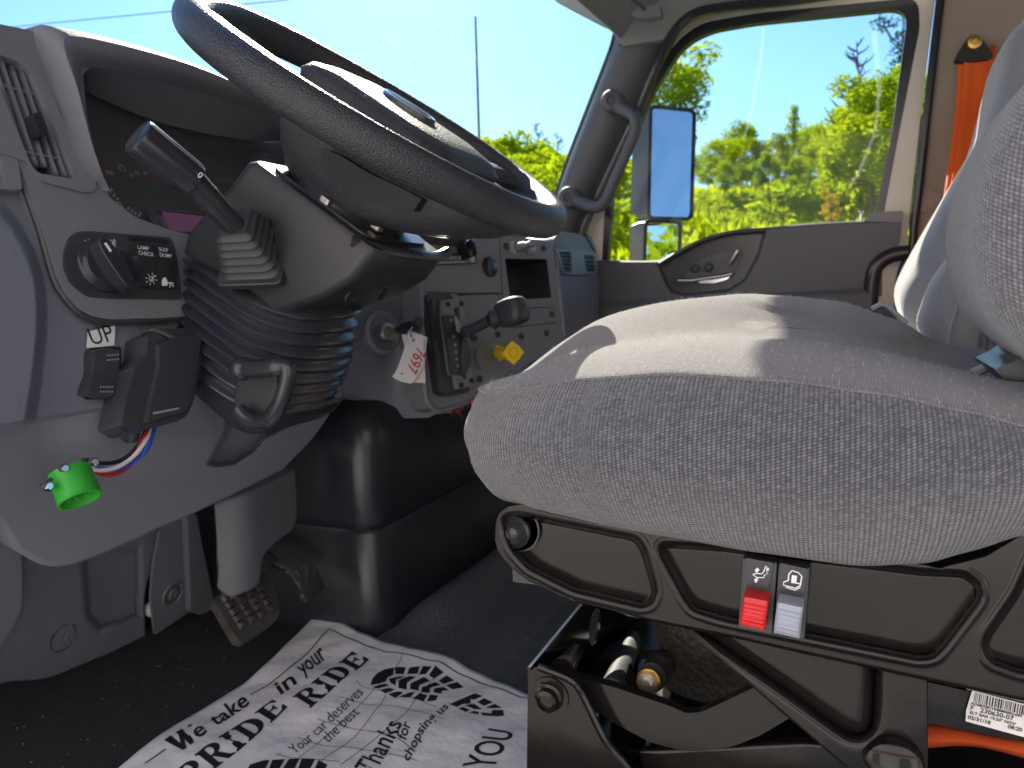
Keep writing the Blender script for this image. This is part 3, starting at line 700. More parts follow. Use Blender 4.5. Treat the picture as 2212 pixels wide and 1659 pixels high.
# ------------------------------------------------------------------ door mirrors
def mirror(name, corners, yy, nrm_target, label, depth):
    root = thing(name, Q(corners[2][0], corners[2][1], pl(y=yy)), label, 'mirror')
    c = [Q(x, y, pl(y=yy)) for x, y in corners]; cen = sum(c, V())/4
    vdir = (cen-CAMP).normalized(); n = (V(nrm_target).normalized()-vdir).normalized()
    plane = (n, n.dot(cen)); g = rnd(corners, 10, 5)
    b = MB(); b.pplate(g, off(plane, .004 if n.dot(CAMP-cen) > 0 else -.004), .003); m1 = b.build('mirror_glass', M['mirror'], root)
    g2 = rnd([(corners[0][0]-4, corners[0][1]-4), (corners[1][0]+3, corners[1][1]-3), (corners[2][0]+3, corners[2][1]+4), (corners[3][0]-4, corners[3][1]+4)], 12, 5)
    f = [Q(x, y, plane) for x, y in g2]; cc = sum(f, V())/len(f); bk = V((-1, .25, 0)).normalized()
    L = [[p-n*.003 for p in f], [p+bk*depth*.5 for p in f], [cc+(p-cc)*.9+bk*depth for p in f], [cc+(p-cc)*.6+bk*depth*1.25 for p in f]]
    b = MB(); b.tube([p+n*.004*(1 if n.dot(CAMP-cen) > 0 else -1) for p in f], .006, 8, closed=True); b.build('mirror_rim', M['ink'], root)
    b = MB(); b.loops([f]+L); b.build('mirror_housing', M['mirhouse'], root, sharp=40)
    return root
M['mirror'] = mat('mirror_glass', (.88, .9, .92), .01, 1); M['mirhouse'] = mat('mirror_housing', (.09, .10, .10), .35)
m1 = mirror('door_mirror', [(1408, 234), (1496, 243), (1489, 470), (1403, 468)], 2.62, (.80, .42, .42), 'tall rectangular door mirror filled with blue sky outside the far window', .07)
mirror('spot_mirror', [(1397, 480), (1466, 484), (1462, 575), (1394, 575)], 2.62, (.93, .22, .08), 'small square wide angle mirror below the tall one, showing trees and road', .06)
b = MB(); b.tube(cr([Q(1392, 190, pl(y=2.66)), Q(1392, 240, pl(y=2.68)), Q(1388, 400, pl(y=2.68)), Q(1382, 600, pl(y=2.66)), Q(1380, 760, pl(y=2.4))], 5), .014); b.build('mirror_arm', M['black'], m1)

# added building and yard, out of view, bouncing sunlight into the cab as fill
M['bounce_wall'] = mat('pale_render', (.70, .71, .735), .8, var=(2, .06)); M['redband'] = mat('red_cladding', (.5, .03, .03), .5); M['bounce_yard'] = mat('bounce_yard_concrete', (.42, .425, .43), .9, var=(1, .12))
bd = thing('bounce_building', (0, -4.8, -1.3), 'added pale building with a red band, unseen behind the camera, bouncing light inside', 'building')
b = MB(); b.box((-2, -5.8, 2.2), (34, 2, 7.2)); b.build('wall', M['bounce_wall'], bd, bevel=.02)
b = MB(); b.box((-2, -4.74, 2.6), (34, .12, .5)); b.build('fascia', M['redband'], bd)
for x in (-13, -5, 3, 11):
    b = MB(); b.box((x, -4.76, .3), (3.2, .08, 3.2)); d_ = b.build('added_door', M['grey'], bd, bevel=.01)
b = MB(); b.box((-2, -2.6, -1.27), (60, 8.7, .03)); struct(b.build('bounce_yard', M['bounce_yard']))  # added pale ground, unseen, throwing sunlight back into the cab
# ================================================================== DASHBOARD
dash = thing('dashboard', (-.85, 1.2, .5), 'long grey plastic dashboard running from the near vent to the far door', 'dashboard')
PDb = off(PD, -.004)
# --- lower left padding, raised left bulge
bulge = [(-200, 380), (-40, 440), (5, 452), (35, 482), (69, 545), (88, 600), (94, 660), (93, 725), (84, 810), (69, 905), (66, 1000), (-200, 1000)]
def lowpad(x, y):
    d = sd_poly(x, y, bulge); h = .022*sstep(10, -18, d)
    h -= .02*sstep(905, 925, y+(x-60)*.16)*0
    return h-.004
rows = [[(-90, 330), (20, 330), (75, 470), (170, 672), (330, 686), (560, 682)], [(-90, 560), (30, 560), (95, 610), (190, 705), (330, 712), (560, 706)],
        [(-90, 760), (40, 750), (100, 750), (200, 750), (330, 750), (560, 735)], [(-90, 926), (0, 915), (100, 899), (230, 878), (390, 845), (560, 800)]]
g = height_grid(rows, PDb, 150, 90, lowpad)
lip = [p+V((-.012, 0, -.006)) for p in g[-1]]; lip2 = [p+V((-.06, 0, -.004)) for p in g[-1]]
b = MB(); b.grid(g+[lip, lip2]); b.build('lower_pad', M['dash'], dash, sharp=70)
# --- knee panel with the notch for the column
notch = [(506, 884), (498, 905), (486, 940), (462, 985), (452, 1000), (470, 1004), (505, 1000), (545, 975), (575, 940), (650, 905), (760, 880), (820, 700), (500, 700)]
def knee(x, y):
    d = sd_poly(x, y, notch); h = -.028*sstep(7, -7, d)
    h += .018*sstep(1040, 940, y)*sstep(80, 260, x)
    return h
KN = gpl((1, 0, -.42), (-.80, 0, .5))
KN2 = gpl((1, 0, -.50), (-.815, 0, .5))
rows = [[(-90, 926), (0, 916), (120, 897), (270, 871), (430, 834), (560, 800), (770, 742)],
        [(-90, 1010), (0, 1000), (120, 985), (270, 960), (430, 930), (570, 885), (758, 800)],
        [(-90, 1080), (0, 1078), (110, 1075), (260, 1050), (410, 1010), (560, 960), (731, 862)],
        [(-90, 1072), (0, 1090), (75, 1150), (180, 1140), (370, 1062), (520, 1005), (680, 940)],
        [(-90, 1100), (0, 1116), (58, 1190), (160, 1212), (370, 1126), (510, 1062), (614, 1010)]]
g = height_grid(rows, KN, 170, 90, knee)
lip = [p+V((-.008, 0, -.006)) for p in g[-1]]; lip2 = [p+V((-.06, .0, .01)) for p in g[-1]]
side = [r[-1] for r in g]
b = MB(); b.grid(g+[lip, lip2]); b.grid([side, [p+V((-.15, .02, 0)) for p in side]]); b.build('knee_panel', M['dash'], dash, sharp=60)
# --- trim panel with cluster opening
opening = rnd([(178, 160), (194, 145), (311, 163), (440, 196), (571, 242), (660, 275), (690, 430), (600, 540), (429, 512), (363, 495), (294, 470), (239, 429), (221, 394), (208, 346), (187, 242)], 10, 3)
Mo = rnd([(118, 70), (160, 84), (300, 118), (430, 160), (570, 222), (700, 275), (760, 400), (760, 682), (430, 682), (346, 687), (235, 690), (196, 682), (168, 666), (140, 634), (121, 597), (93, 502), (69, 432), (45, 363), (21, 294), (0, 222), (-30, 206), (-140, 200), (-140, 70), (60, 66)], [12]*9+[12, 12, 12, 6, 6, 3, 3, 3, 3], 3)
PM = off(PD, .008)
b = MB(); b.pplate(Mo, PM, .03, [opening, rnd([(-50, 108), (2, 117), (43, 131), (70, 155), (167, 379), (156, 390), (82, 378), (66, 360), (0, 186), (-50, 176)], 8, 4)]); b.build('trim_panel', M['panel'], dash, bevel=.004, seg=3)
b = MB(); b.tube(cr([Q(x, y, off(PD, .003)) for x, y in [(760, 685), (430, 686), (346, 692), (235, 695), (191, 686), (162, 668), (134, 634), (115, 597), (88, 502), (64, 432), (40, 363), (16, 294), (-4, 226)]], 5), .0045, 8); b.build('panel_groove', M['black'], dash)
# chamfer ridge around the opening and the hood
def oploop(pts, plane): return [Q(x, y, plane) for x, y in pts]
A_ = [(236, 424), (221, 394), (208, 346), (187, 242), (178, 165), (192, 146), (311, 163), (440, 196), (571, 242), (660, 275)]
B_ = [(230, 418), (212, 372), (194, 304), (172, 208), (158, 138), (178, 112), (318, 138), (450, 174), (578, 222), (668, 262)]
C_ = [(224, 414), (206, 380), (176, 304), (146, 200), (98, 66), (140, 60), (277, 92), (420, 140), (571, 214), (680, 258)]
ra, rb = cr([(x, y, 0) for x, y in A_], 6), cr([(x, y, 0) for x, y in B_], 6); rc = cr([(x, y, 0) for x, y in C_], 6)
r1 = [Q(p.x, p.y, off(PD, .010)) for p in ra]; r2 = [Q(p.x, p.y, off(PD, .010+.024*sstep(0, 12, i))) for i, p in enumerate(rb)]; r3 = [Q(p.x, p.y, off(PD, .010+.016*sstep(0, 12, i))) for i, p in enumerate(rc)]
rm = [(p.lerp(q, .5))+V((.012, 0, .004)) for p, q in zip(r2, r3)]
n0 = len(r3); r4 = []; r5 = []; r6 = []
for i, p in enumerate(r3):
    topk = sstep(18, 30, i); r4.append(p+V((-.02, -.004*(1-topk), .006*topk))); r5.append(p+V((-.12, -.01*(1-topk), -.012*topk))); r6.append(p+V((-.36, -.02*(1-topk), -.06*topk)))
b = MB(); b.grid([r1, r2, rm, r3, r4, r5, r6]); b.build('cluster_hood', M['dashup'], dash, sharp=70, sub=1)
# dash top left of the hood, and its wide top going to the far side
b = MB()
tl = [Q(x, y, off(PD, .006)) for x, y in ((-120, 40), (-40, 46), (0, 52), (40, 60), (76, 68), (92, 90), (110, 130), (140, 200))]
b.grid([[p+V((-.3, .0, -.02)) for p in tl], [p+V((-.06, 0, .0)) for p in tl], tl, [p+V((.004, 0, -.008)) for p in tl], [p+V((.0, 0, -.03)) for p in tl]]); b.build('near_top_cap', M['dashup'], dash, sharp=50, solid=.004)
b = MB(); b.grid([[V((x, y, z)) for y in (1.08, 1.3, 1.6, 1.9, 2.2)] for x, z in ((-1.3, .80), (-1.0, .83), (-.86, .84), (-.84, .80), (-.84, .5))]); b.grid([[V((x, y, z)) for y in (.4, .7, 1.08)] for x, z in ((-1.3, .80), (-1.19, .83))]); b.build('dash_top', M['dashup'], dash)
b = MB(); b.box((-1.06, .385, .60), (.40, .19, .56)); b.build('end_cap', M['dash'], dash, bevel=.02, seg=3)
# recess walls and cluster
lensO = [(181, 197), (205, 208), (311, 252), (430, 285), (547, 304), (660, 318), (690, 440), (600, 545), (429, 516), (363, 499), (294, 474), (240, 434), (222, 398), (208, 346), (190, 262)]
opn = [(178, 166), (192, 146), (311, 163), (440, 196), (571, 242), (660, 275), (690, 430), (600, 540), (429, 512), (363, 495), (294, 470), (239, 429), (221, 394), (208, 346), (187, 242)]
PL_ = gpl((1, 0, .42), (-.868, 0, .78))
def dn(l, n=6): return [(p.x, p.y) for p in cr([(x, y, 0) for x, y in l], n, True)]
a = oploop(dn(opn), off(PD, .006)); c = oploop(dn(lensO), PL_)
b = MB(); b.loops([a, c], False, False); b.build('cluster_visor', M['visor'], dash, sharp=30)
cl = MB(); cl.pplate(dn(lensO), off(PL_, -.014), .02); clo = cl.build('instrument_cluster', M['cluster'], dash)
b = MB(); b.pplate(dn(lensO), PL_, .002); b.build('lens', M['lens'], clo)
PC = off(PL_, -.013)
# raised fascia, screen and gauge marks
b = MB(); b.pplate(rnd([(332, 462), (460, 478), (640, 500), (640, 560), (372, 505)], 6), off(PC, .003), .004, [rnd([(352, 458+8), (441, 468+6), (455, 491), (447, 500), (368, 498)], 3)])
b.build('screen_frame', M['grey'], clo, bevel=.001)
b = MB(); b.pplate([(350, 456), (441, 467), (456, 492), (447, 501), (368, 498)], off(PC, .006), .002); b.build('display_screen', M['lcd'], clo)
b = MB(); b.pplate([(332, 448), (440, 458), (520, 468), (520, 474), (440, 463), (330, 453)], off(PC, .006), .003); b.pplate([(318, 448), (332, 448), (350, 500), (338, 496)], off(PC, .006), .003); b.build('screen_bezel', M['panel'], clo)
b = MB()
for i in (0, 1, 2, 5, 6, 7, 8):
    t = i/8; x = 236+60*t; y = 418+50*t-10*sin(pi*t)*0; 
    x = 236+62*t; y = 417+52*t+4*sin(pi*t); L_ = 12 if i % 4 == 0 else 7
    stroke(b, [(x, y), (x+L_*.45, y-L_*.8)], .0022, PC, .001)
for t_, px, py, sz in (('30', 245, 450, .015), ('300', 228, 377, .009), ('0', 283, 384, .009), ('50', 291, 378, .009), ('60', 309, 378, .008), ('(!)', 256, 367, .013), ('0', 428, 385, .007)):
    o_, ex, ey, _ = pframe(px, py, PC, px+40, py+4); text_mb(b, t_, sz, o_, ex, ey, lift=.001)
b.build('gauge_markings', M['print'], clo)
b = MB()
for q in ([(218, 392), (226, 376)], [(323, 378), (331, 392)], [(484, 412), (500, 432)]): stroke(b, q, .006, PC, .002)
for cx, cy in ((232, 372), (292, 372), (478, 402)):
    stroke(b, [(cx+16*cos(a*.3-2.9), cy+9*sin(a*.3-2.9)) for a in range(9)], .0018, PC, .0015)
b.each('gauge_needle', M['dimred'], clo)
b = MB()
for cx, cy, rx, ry in ((484, 408, 22, 20),): stroke(b, [(cx+rx*cos(a*.2-2.2), cy+ry*sin(a*.2-2.2)) for a in range(14)], .003, PC, .0015)
for i in range(9): stroke(b, [(562, 322+i*11), (582, 324+i*11)], .0025, PC, .0015)
b.build('gauge_rings', M['dim'], clo)
# --- near air vent
vo = rnd([(-60, 60), (0, 88), (52, 118), (80, 150), (208, 392), (206, 412), (184, 416), (90, 391), (60, 350), (0, 330), (-60, 320)], 12, 4)
vi = rnd([(-60, 108), (2, 119), (42, 134), (68, 158), (163, 378), (154, 386), (84, 374), (68, 358), (0, 190), (-60, 180)], 8, 4)
PV = off(PD, .012)
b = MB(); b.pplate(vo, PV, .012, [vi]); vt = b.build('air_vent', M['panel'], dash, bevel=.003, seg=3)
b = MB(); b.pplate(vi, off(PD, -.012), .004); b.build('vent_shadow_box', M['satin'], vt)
b = MB()
for k in range(10):
    x0 = -52+k*19; 
    p0 = (x0, 112+k*3), (x0+86+0*k, 372+k*2)
    a0, a1 = V((p0[0][0], p0[0][1])), V((p0[1][0], p0[1][1])); pts = [a0.lerp(a1, i/14) for i in range(15)]; pts = [p for p in pts if sd_poly(p.x, p.y, vi) < 1]
    if len(pts) < 2: continue
    A0 = [Q(p.x, p.y, off(PD, .006)) for p in pts]; b.grid([A0, [p+V((-.016, -.004, 0)) for p in A0]])
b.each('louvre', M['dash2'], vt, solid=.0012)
b = MB()
for (x0, y0), (x1, y1) in (((0, 183), (84, 206)), ((52, 328), (140, 345))): b.tube([Q(x0, y0, off(PD, .002)), Q(x1, y1, off(PD, .002))], .0016, 6)
b.each('louvre_link', M['panel'], vt)
b = MB(); b.pplate(rnd([(70, 245), (88, 240), (103, 278), (96, 296), (84, 290)], 5), off(PD, .022), .014); b.build('vent_slider', M['satin'], vt, bevel=.002)
v2 = rnd([(-60, 215), (8, 290), (40, 350), (48, 410), (20, 410), (-60, 400)], 6)
b = MB(); b.pplate(v2, off(PD, .010), .010, [rnd([(-60, 290), (2, 340), (12, 395), (-60, 390)], 3)]); b.build('second_vent_frame', M['panel'], dash, bevel=.002)
b = MB()
for k in range(3): b.pplate([(-40, 318+k*22), (4, 338+k*18), (6, 344+k*18), (-40, 326+k*22)], off(PD, .006), .012)
b.each('second_vent_louvre', M['panel'], dash)
# --- light switch panel
sw_o = rnd([(140, 540), (150, 512), (168, 500), (190, 499), (372, 513), (384, 560), (392, 640), (388, 646), (240, 644), (190, 640), (152, 610), (138, 575)], 14, 5)
PW = off(PM, .003)
b = MB(); b.pplate(sw_o, PW, .006); sw = b.build('light_switch_panel', M['black'], dash, bevel=.0025, seg=3)
kc = Q(222, 575, PW); kn = PD[0]
o_, ex, ey, _ = pframe(222, 575, PW, 262, 579)
b = MB(); b.lathe(kc, kn, [(0, -.002), (.033, -.002), (.032, .003), (.027, .006), (.026, .009), (0, .009)], 36)
kd = Q(180, 548, PW)-kc
dA = (Q(262, 612, PW)-Q(206, 530, PW)); dA.normalize(); dB = kn.cross(dA)
pts = []
for k in range(20):
    a = 2*pi*k/20; pts.append((abs(cos(a))**.6*(1 if cos(a) > 0 else -1)*.034, abs(sin(a))**.8*(1 if sin(a) > 0 else -1)*.0135))
f = [kc+kn*.008+dA*(x+.004)+dB*y for x, y in pts]; f2 = [kc+kn*.024+dA*(x*.95+.004)+dB*y*.72 for x, y in pts]
b.loops([f, f2]); b.build('rotary_knob', M['satin'], sw, bevel=.0015)
b = MB(); m0 = kc+kn*.0245-dA*.022; b.plate([m0-dB*.0016, m0+dA*.011-dB*.0016, m0+dA*.011+dB*.0016, m0+dB*.0016], kn, .0005)
o_, ex, ey, _ = pframe(183, 530, PW, 223, 534); text_mb(b, '0', .0085, o_, ex, ey)
def ring_px(mb, cx, cy, r, wd, plane, a0=0, a1=2*pi, n=14, lift=.0006, asp=1.0):
    o_, ex, ey, _ = pframe(cx, cy, plane, cx+40, cy+3); nn = plane[0]
    P = [o_+ex*cos(a0+(a1-a0)*i/n)*r+ey*sin(a0+(a1-a0)*i/n)*r*asp+nn*lift for i in range(n+1)]
    inn = [o_+(p-o_)*((r-wd)/r)+nn*0 for p in P]
    k = len(P); mb.add(P+inn, [(i, i+1, k+i+1, k+i) for i in range(k-1)])
ring_px(b, 196, 524, .0032, .0009, PW, -1.6, 1.6, 8); ring_px(b, 206, 525, .0032, .0009, PW, 1.6, 4.7, 8)
for i in (-1, 0, 1): stroke(b, [(189, 522+i*4), (194, 522+i*3)], .0007, PW); stroke(b, [(208, 524+i*3), (213, 524+i*4)], .0007, PW)
ring_px(b, 218, 529, .0035, .0009, PW); ring_px(b, 238, 524, .0035, .0008, PW, -1.6, 1.6, 8)
for i in range(4): stroke(b, [(243, 519+i*4), (250, 521+i*4)], .0007, PW)
stroke(b, [(246, 516), (244, 536)], .0007, PW)
ring_px(b, 267, 589, .0026, .0008, PW)
for i in range(8):
    a = i*pi/4; stroke(b, [(267+7*cos(a), 589+8*sin(a)), (267+10*cos(a), 589+11*sin(a))], .0008, PW)
b.build('switch_symbols', M['print'], sw)
b = MB(); b.pplate(rnd([(258, 541), (284, 545), (296, 570), (296, 610), (276, 612), (262, 560)], 5), off(PW, .001), .004); b.build('dimmer_well', M['satin'], sw)
b = MB(); c0 = Q(280, 578, off(PW, -.004)); b.lathe(c0-V((0, .006, 0)), (0, 1, 0), [(.012, 0), (.016, .001), (.016, .011), (.012, .012)], 28); b.build('dimmer_wheel', M['satin'], sw, sharp=30)
b = MB(); stroke(b, [(283, 552), (291, 568), (294, 590)], .0022, off(PW, .002)); b.build('dimmer_mark', M['print'], sw)
for nm, cs, txt, ty in (('rocker_switch', [(280, 521), (328, 526), (344, 622), (303, 620)], ('LAMP', 'CHECK'), (297, 538, 299, 550)), ('rocker_switch', [(331, 528), (368, 530), (384, 620), (345, 626)], ('SUSP', 'DUMP'), (343, 542, 345, 554))):
    b = MB(); b.pplate(rnd(cs, 3), off(PW, .004), .006); rk = b.build(nm, M['satin'], sw, bevel=.001); PR = off(PW, .004)
    b = MB()
    for k_, tt in enumerate(txt):
        o_, ex, ey, _ = pframe(ty[k_*2], ty[k_*2+1], PR, ty[k_*2]+40, ty[k_*2+1]+5); text_mb(b, tt, .0070, o_, ex, ey, bold=.00005)
    if txt[0] == 'LAMP':
        ring_px(b, 326, 603, .0036, .0009, PR); stroke(b, [(321, 602), (325, 607), (333, 595)], .0011, PR)
        for i in range(8):
            a = i*pi/4+.2; stroke(b, [(326+9*cos(a), 603+9*sin(a)), (326+13*cos(a), 603+13*sin(a))], .001, PR)
    else:
        b.pplate(rnd([(350, 606), (353, 600), (358, 599), (362, 608), (362, 617), (351, 617)], 2), off(PR, .0008), .0006)
        stroke(b, [(362, 611), (374, 612)], .0016, PR); stroke(b, [(367, 613), (366, 621)], .0014, PR); ring_px(b, 372, 617, .0018, .0007, PR)
    b.build('switch_legend', M['print'], rk)
b = MB(); b.pplate([(276, 509), (362, 517), (368, 526), (280, 519)], off(PW, .0008), .002); b.build('switch_gap', M['ink'], sw)
# UP sticker and rocker below
P0 = off(PD, -.0035)
st = MB(); st.pplate([(196, 715), (262, 714), (249, 757), (187, 763)][0:0] or [(188, 717), (249, 703+11), (247, 755), (187, 764)], off(P0, .0012), .0006)
st.v = []; st.f = []; st.pplate([(190, 716), (249, 703), (247, 746), (187, 752)], off(P0, .0012), .0006)
sto = st.build('up_sticker', M['white'], None); tag(sto, 'small white sticker reading UP above the rocker switch on the lower dash', 'sticker')
b = MB(); o_, ex, ey, _ = pframe(197, 746, off(P0, .0012), 240, 737); text_mb(b, 'UP', .0285, o_, ex, ey, sx=.95); b.build('lettering', M['ink'], sto)
rs = thing('door_lock_rocker', Q(220, 805, P0), 'dark grey rocker switch with raised dots under the UP sticker', 'switch')
rs.name = 'rocker_switch'
def rocker(x, y):
    t = (y-755)/105; return .004+.011*sin(pi*max(0, min(1, t)))**.5*(1-.0*t)+.004*cos(2*pi*t)
rows = [[(206, 757), (232, 752), (258, 757)], [(202, 805), (232, 803), (256, 805)], [(190, 855), (222, 862), (246, 852)]]
g = height_grid(rows, P0, 10, 24, rocker); L_ = [g[0]]+g[1:]
b = MB(); b.grid(g); per = g[0]+[r[-1] for r in g[1:]]+g[-1][::-1][1:]+[r[0] for r in g[::-1]][1:-1]; b.loops([per, [V((Q(0, 0, P0).x*0+p.x-.018, p.y, p.z)) for p in per]], False, False, True)
b.build('rocker_cap', M['black'], rs, sharp=40)
b = MB()
for (x0, y0), (x1, y1), n_ in (((233, 768), (255, 766), 2), ((218, 836), (243, 836), 2)):
    for j in range(2):
        for i in range(5): b.sphere(Q(x0+(x1-x0)*i/4, y0+j*10+(y1-y0)*i/4, off(P0, rocker(x0, y0+j*10)+.0006)), .0012, 8, 6)
b.each('grip_dot', M['panel'], rs)
b = MB(); b.pplate(rnd([(196, 752), (262, 748), (262, 800), (248, 862), (186, 862)], 4), off(P0, .0012), .003); b.build('rocker_bezel', M['satin'], rs, bevel=.0006)
# --- key side of the dash between column and stack
ky = dash
rows3 = [[(700, 560, -.80), (800, 540, -.80), (870, 545, -.785), (925, 565, -.745)], [(700, 690, -.80), (800, 680, -.795), (870, 670, -.78), (912, 660, -.728)],
         [(690, 790, -.80), (780, 785, -.80), (860, 780, -.78), (908, 775, -.715)], [(700, 880, -.83), (772, 850, -.83), (850, 890, -.80), (945, 892, -.715)]]
def grid3(rows3, nu=6, nv=6):
    rr = [[Q(x, y, pl(x=X)) for x, y, X in r] for r in rows3]; rr = [cr(r, nu) for r in rr]; cols = [cr([r[j] for r in rr], nv) for j in range(len(rr[0]))]
    return [[c[i] for c in cols] for i in range(len(cols[0]))]
g = grid3(rows3); b = MB(); b.grid(g+[[p+V((-.02, 0, -.01)) for p in g[-1]], [p+V((-.15, 0, 0)) for p in g[-1]]]); b.build('ignition_panel', M['dash'], ky, sharp=60)
ic = Q(834, 717, pl(x=-.765)); ia = V((.93, -.32, .1)).normalized()
b = MB(); b.lathe(ic, ia, [(.041, -.028), (.040, -.008), (.034, -.004), (.026, -.012), (.022, -.014), (0, -.014)], 32); b.build('lock_recess', M['dash'], ky, sharp=50)
b = MB(); b.lathe(ic-ia*.012, ia, [(0, 0), (.017, 0), (.0175, .016), (.015, .02), (.010, .019), (.009, .013), (0, .013)], 28); b.build('lock_barrel', M['steel'], ky, sharp=40)
# --- centre stack
stk = thing('centre_console', (-.7, 1.45, .5), 'flat grey centre console face with dark storage pocket turned towards the driver', 'console')
so_ = rnd([(905, 560), (940, 512), (1030, 504), (1190, 520), (1206, 560), (1222, 700), (1216, 738), (1120, 800), (1044, 859), (960, 889), (930, 885), (914, 850), (908, 700)], [10, 20, 20, 30, 15, 20, 30, 10, 20, 30, 20, 20, 10], 5)
rad_hole = rnd([(870, 500), (1022, 498), (1031, 568), (930, 566)], 3)
pock = rnd([(1091, 558), (1181, 560), (1191, 643), (1104, 648)], 5)
pedh = [(1, 1)]
b = MB(); b.pplate(so_, PS, .05, [pock]); b.build('console_face', M['panel'], stk, bevel=.006, seg=3)
b = MB(); fr_ = [Q(x, y, off(PS, .0)) for x, y in [(913, 600), (912, 700), (918, 845), (934, 880), (962, 884), (1044, 853), (1120, 795), (1210, 735), (1215, 700), (1202, 580)]]; b.tube(cr(fr_, 5), .005, 8); b.build('console_rim', M['dash'], stk)
b = MB(); pk = [Q(x, y, off(PS, .001)) for x, y in pock]; pk2 = [p-PS[0]*.07 for p in pk]; b.loops([pk, pk2], False, True); b.build('storage_pocket', M['satin'], stk)
def line_gap(mb, pts, plane, wd=.0022): stroke(mb, pts, wd, plane, .0005)
b = MB(); line_gap(b, [(1079, 512), (1085, 640), (1090, 700)], PS); line_gap(b, [(914, 631), (1000, 634), (1085, 633)], PS); line_gap(b, [(987, 637), (1078, 634)], PS, .003); line_gap(b, [(1076, 634), (1086, 700)], PS)
line_gap(b, [(1098, 666), (1196, 664)], PS); line_gap(b, [(1197, 664), (1201, 697), (1101, 708)], PS); line_gap(b, [(1196, 530), (1209, 640), (1212, 700)], PS, .003); b.build('panel_joint', M['ink'], stk)
b = MB()
for x, y in ((1092, 532), (1173, 536), (1191, 679), (1180, 720), (1125, 727), (1074, 723), (1035, 819), (1023, 730)):
    b.lathe(Q(x, y, PS), PS[0], [(0, .0004), (.007, .0004), (.0075, .003), (.005, .0032), (.004, .001), (0, .001)], 16)
b.each('screw_cap', M['black'], stk)
b = MB(); b.lathe(Q(1112, 536, PS), PS[0], [(0, 0), (.017, 0), (.016, .006), (.012, .008), (.011, .004), (0, .004)]); b.build('socket_ring', M['dim'], stk)
b = MB(); b.lathe(Q(1114, 536, PS), PS[0]+V((.0, -.0, .0)), [(0, .003), (.010, .003), (.009, .025), (.006, .03), (.007, .045), (.004, .048), (0, .048)]); b.build('socket_plug', M['panel'], stk)
b = MB(); b.pplate(rnd([(1137, 528), (1160, 530), (1161, 550), (1140, 549)], 3), off(PS, .003), .003); b.build('usb_plate', M['panel'], stk, bevel=.001)
b = MB(); b.pplate(rnd([(1146, 538), (1158, 533), (1159, 541), (1147, 542)], 1), off(PS, .004), .001); b.build('usb_port', M['steel'], stk)
b = MB(); b.lathe(Q(1057, 577, PS), PS[0], [(0, 0), (.021, 0), (.021, .004), (.017, .006), (0, .006)], 30); b.build('round_socket_cap', M['satin'], stk)
b = MB(); rc_ = Q(1057, 577, off(PS, .008)); b.sphere(rc_, (.006, .007, .019), 16, 10); b.build('round_socket_tab', M['black'], stk)
# radio
rd = thing('radio', Q(985, 545, PS), 'black car radio with round volume knob and a row of white buttons behind the column', 'radio')
PR_ = off(PS, .006)
b = MB(); b.pplate(rnd([(860, 500), (1021, 502), (1031, 569), (925, 572), (860, 570)], 3), PR_, .03); b.build('radio_face', M['satin'], rd, bevel=.002)
b = MB(); b.pplate([(860, 526), (986, 532), (988, 547), (925, 549), (860, 548)], off(PR_, .001), .002); b.build('radio_display', M['lcdg'], rd)
b = MB()
for i in range(6): b.pplate(rnd([(942+i*9.3, 553), (949+i*9.3, 553), (949.5+i*9.3, 561), (942.5+i*9.3, 561)], 1), off(PR_, .003), .003)
b.each('preset_button', M['grey'], rd); 
b = MB(); b.pplate([(930, 565), (1028, 563), (1029, 567), (929, 570)], off(PR_, .002), .003); b.build('radio_trim', M['dim'], rd)
kq = Q(1002, 541, PR_); b = MB(); b.lathe(kq, PS[0], [(0, 0), (.019, 0), (.018, .012), (.0165, .022), (.009, .024), (0, .0235)], 28); b.build('volume_knob', M['gloss'], rd, sharp=40)
b = MB(); b.lathe(Q(1014, 560, PR_), PS[0], [(0, 0), (.009, 0), (.008, .008), (0, .009)], 20); b.lathe(Q(1019, 520, PR_), PS[0], [(0, 0), (.006, 0), (.005, .005), (0, .005)], 16); b.each('tuning_button', M['steel'], rd)
# far end of the dash with the passenger vent
pv = thing('passenger_vent', Q(1245, 560, pl(x=-.70)), 'far end of the dash with a blue grey lit air vent beside the far door', 'air vent')
PVp = gpl((1, .0, .1), (-.665, 1.95, .7))
body = [(1196, 515), (1207, 500), (1262, 506), (1283, 530), (1293, 580), (1296, 610), (1292, 720), (1262, 790), (1240, 850), (1196, 850)]
b = MB(); b.pplate(rnd(body, 14), PVp, .3); b.build('end_panel', M['dash'], pv, bevel=.012, seg=4)
pf = rnd([(1200, 536), (1286, 545), (1292, 588), (1280, 594), (1218, 592), (1208, 560)], 6)
b = MB(); b.pplate(pf, off(PVp, .008), .02, [rnd([(1208, 543), (1234, 545), (1236, 588), (1219, 588)], 3), rnd([(1260, 549), (1283, 551), (1289, 586), (1267, 588)], 3)]); b.build('vent_frame', M['panel'], pv, bevel=.003)
b = MB()
for k in range(5):
    y = 549+k*8.5; b.pplate([(1206, y), (1238, y+1), (1238, y+3), (1206, y+2)], off(PVp, .006), .016); b.pplate([(1258, y+2), (1290, y+4), (1290, y+6), (1258, y+4)], off(PVp, .006), .016)
b.each('louvre', M['black'], pv)
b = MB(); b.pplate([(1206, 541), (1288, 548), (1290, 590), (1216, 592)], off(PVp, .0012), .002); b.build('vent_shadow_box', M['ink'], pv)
b = MB(); b.pplate(rnd([(1264, 503), (1278, 512), (1290, 545), (1284, 540)], 3), off(PVp, .004), .02); b.build('end_cap', M['black'], pv, bevel=.003)
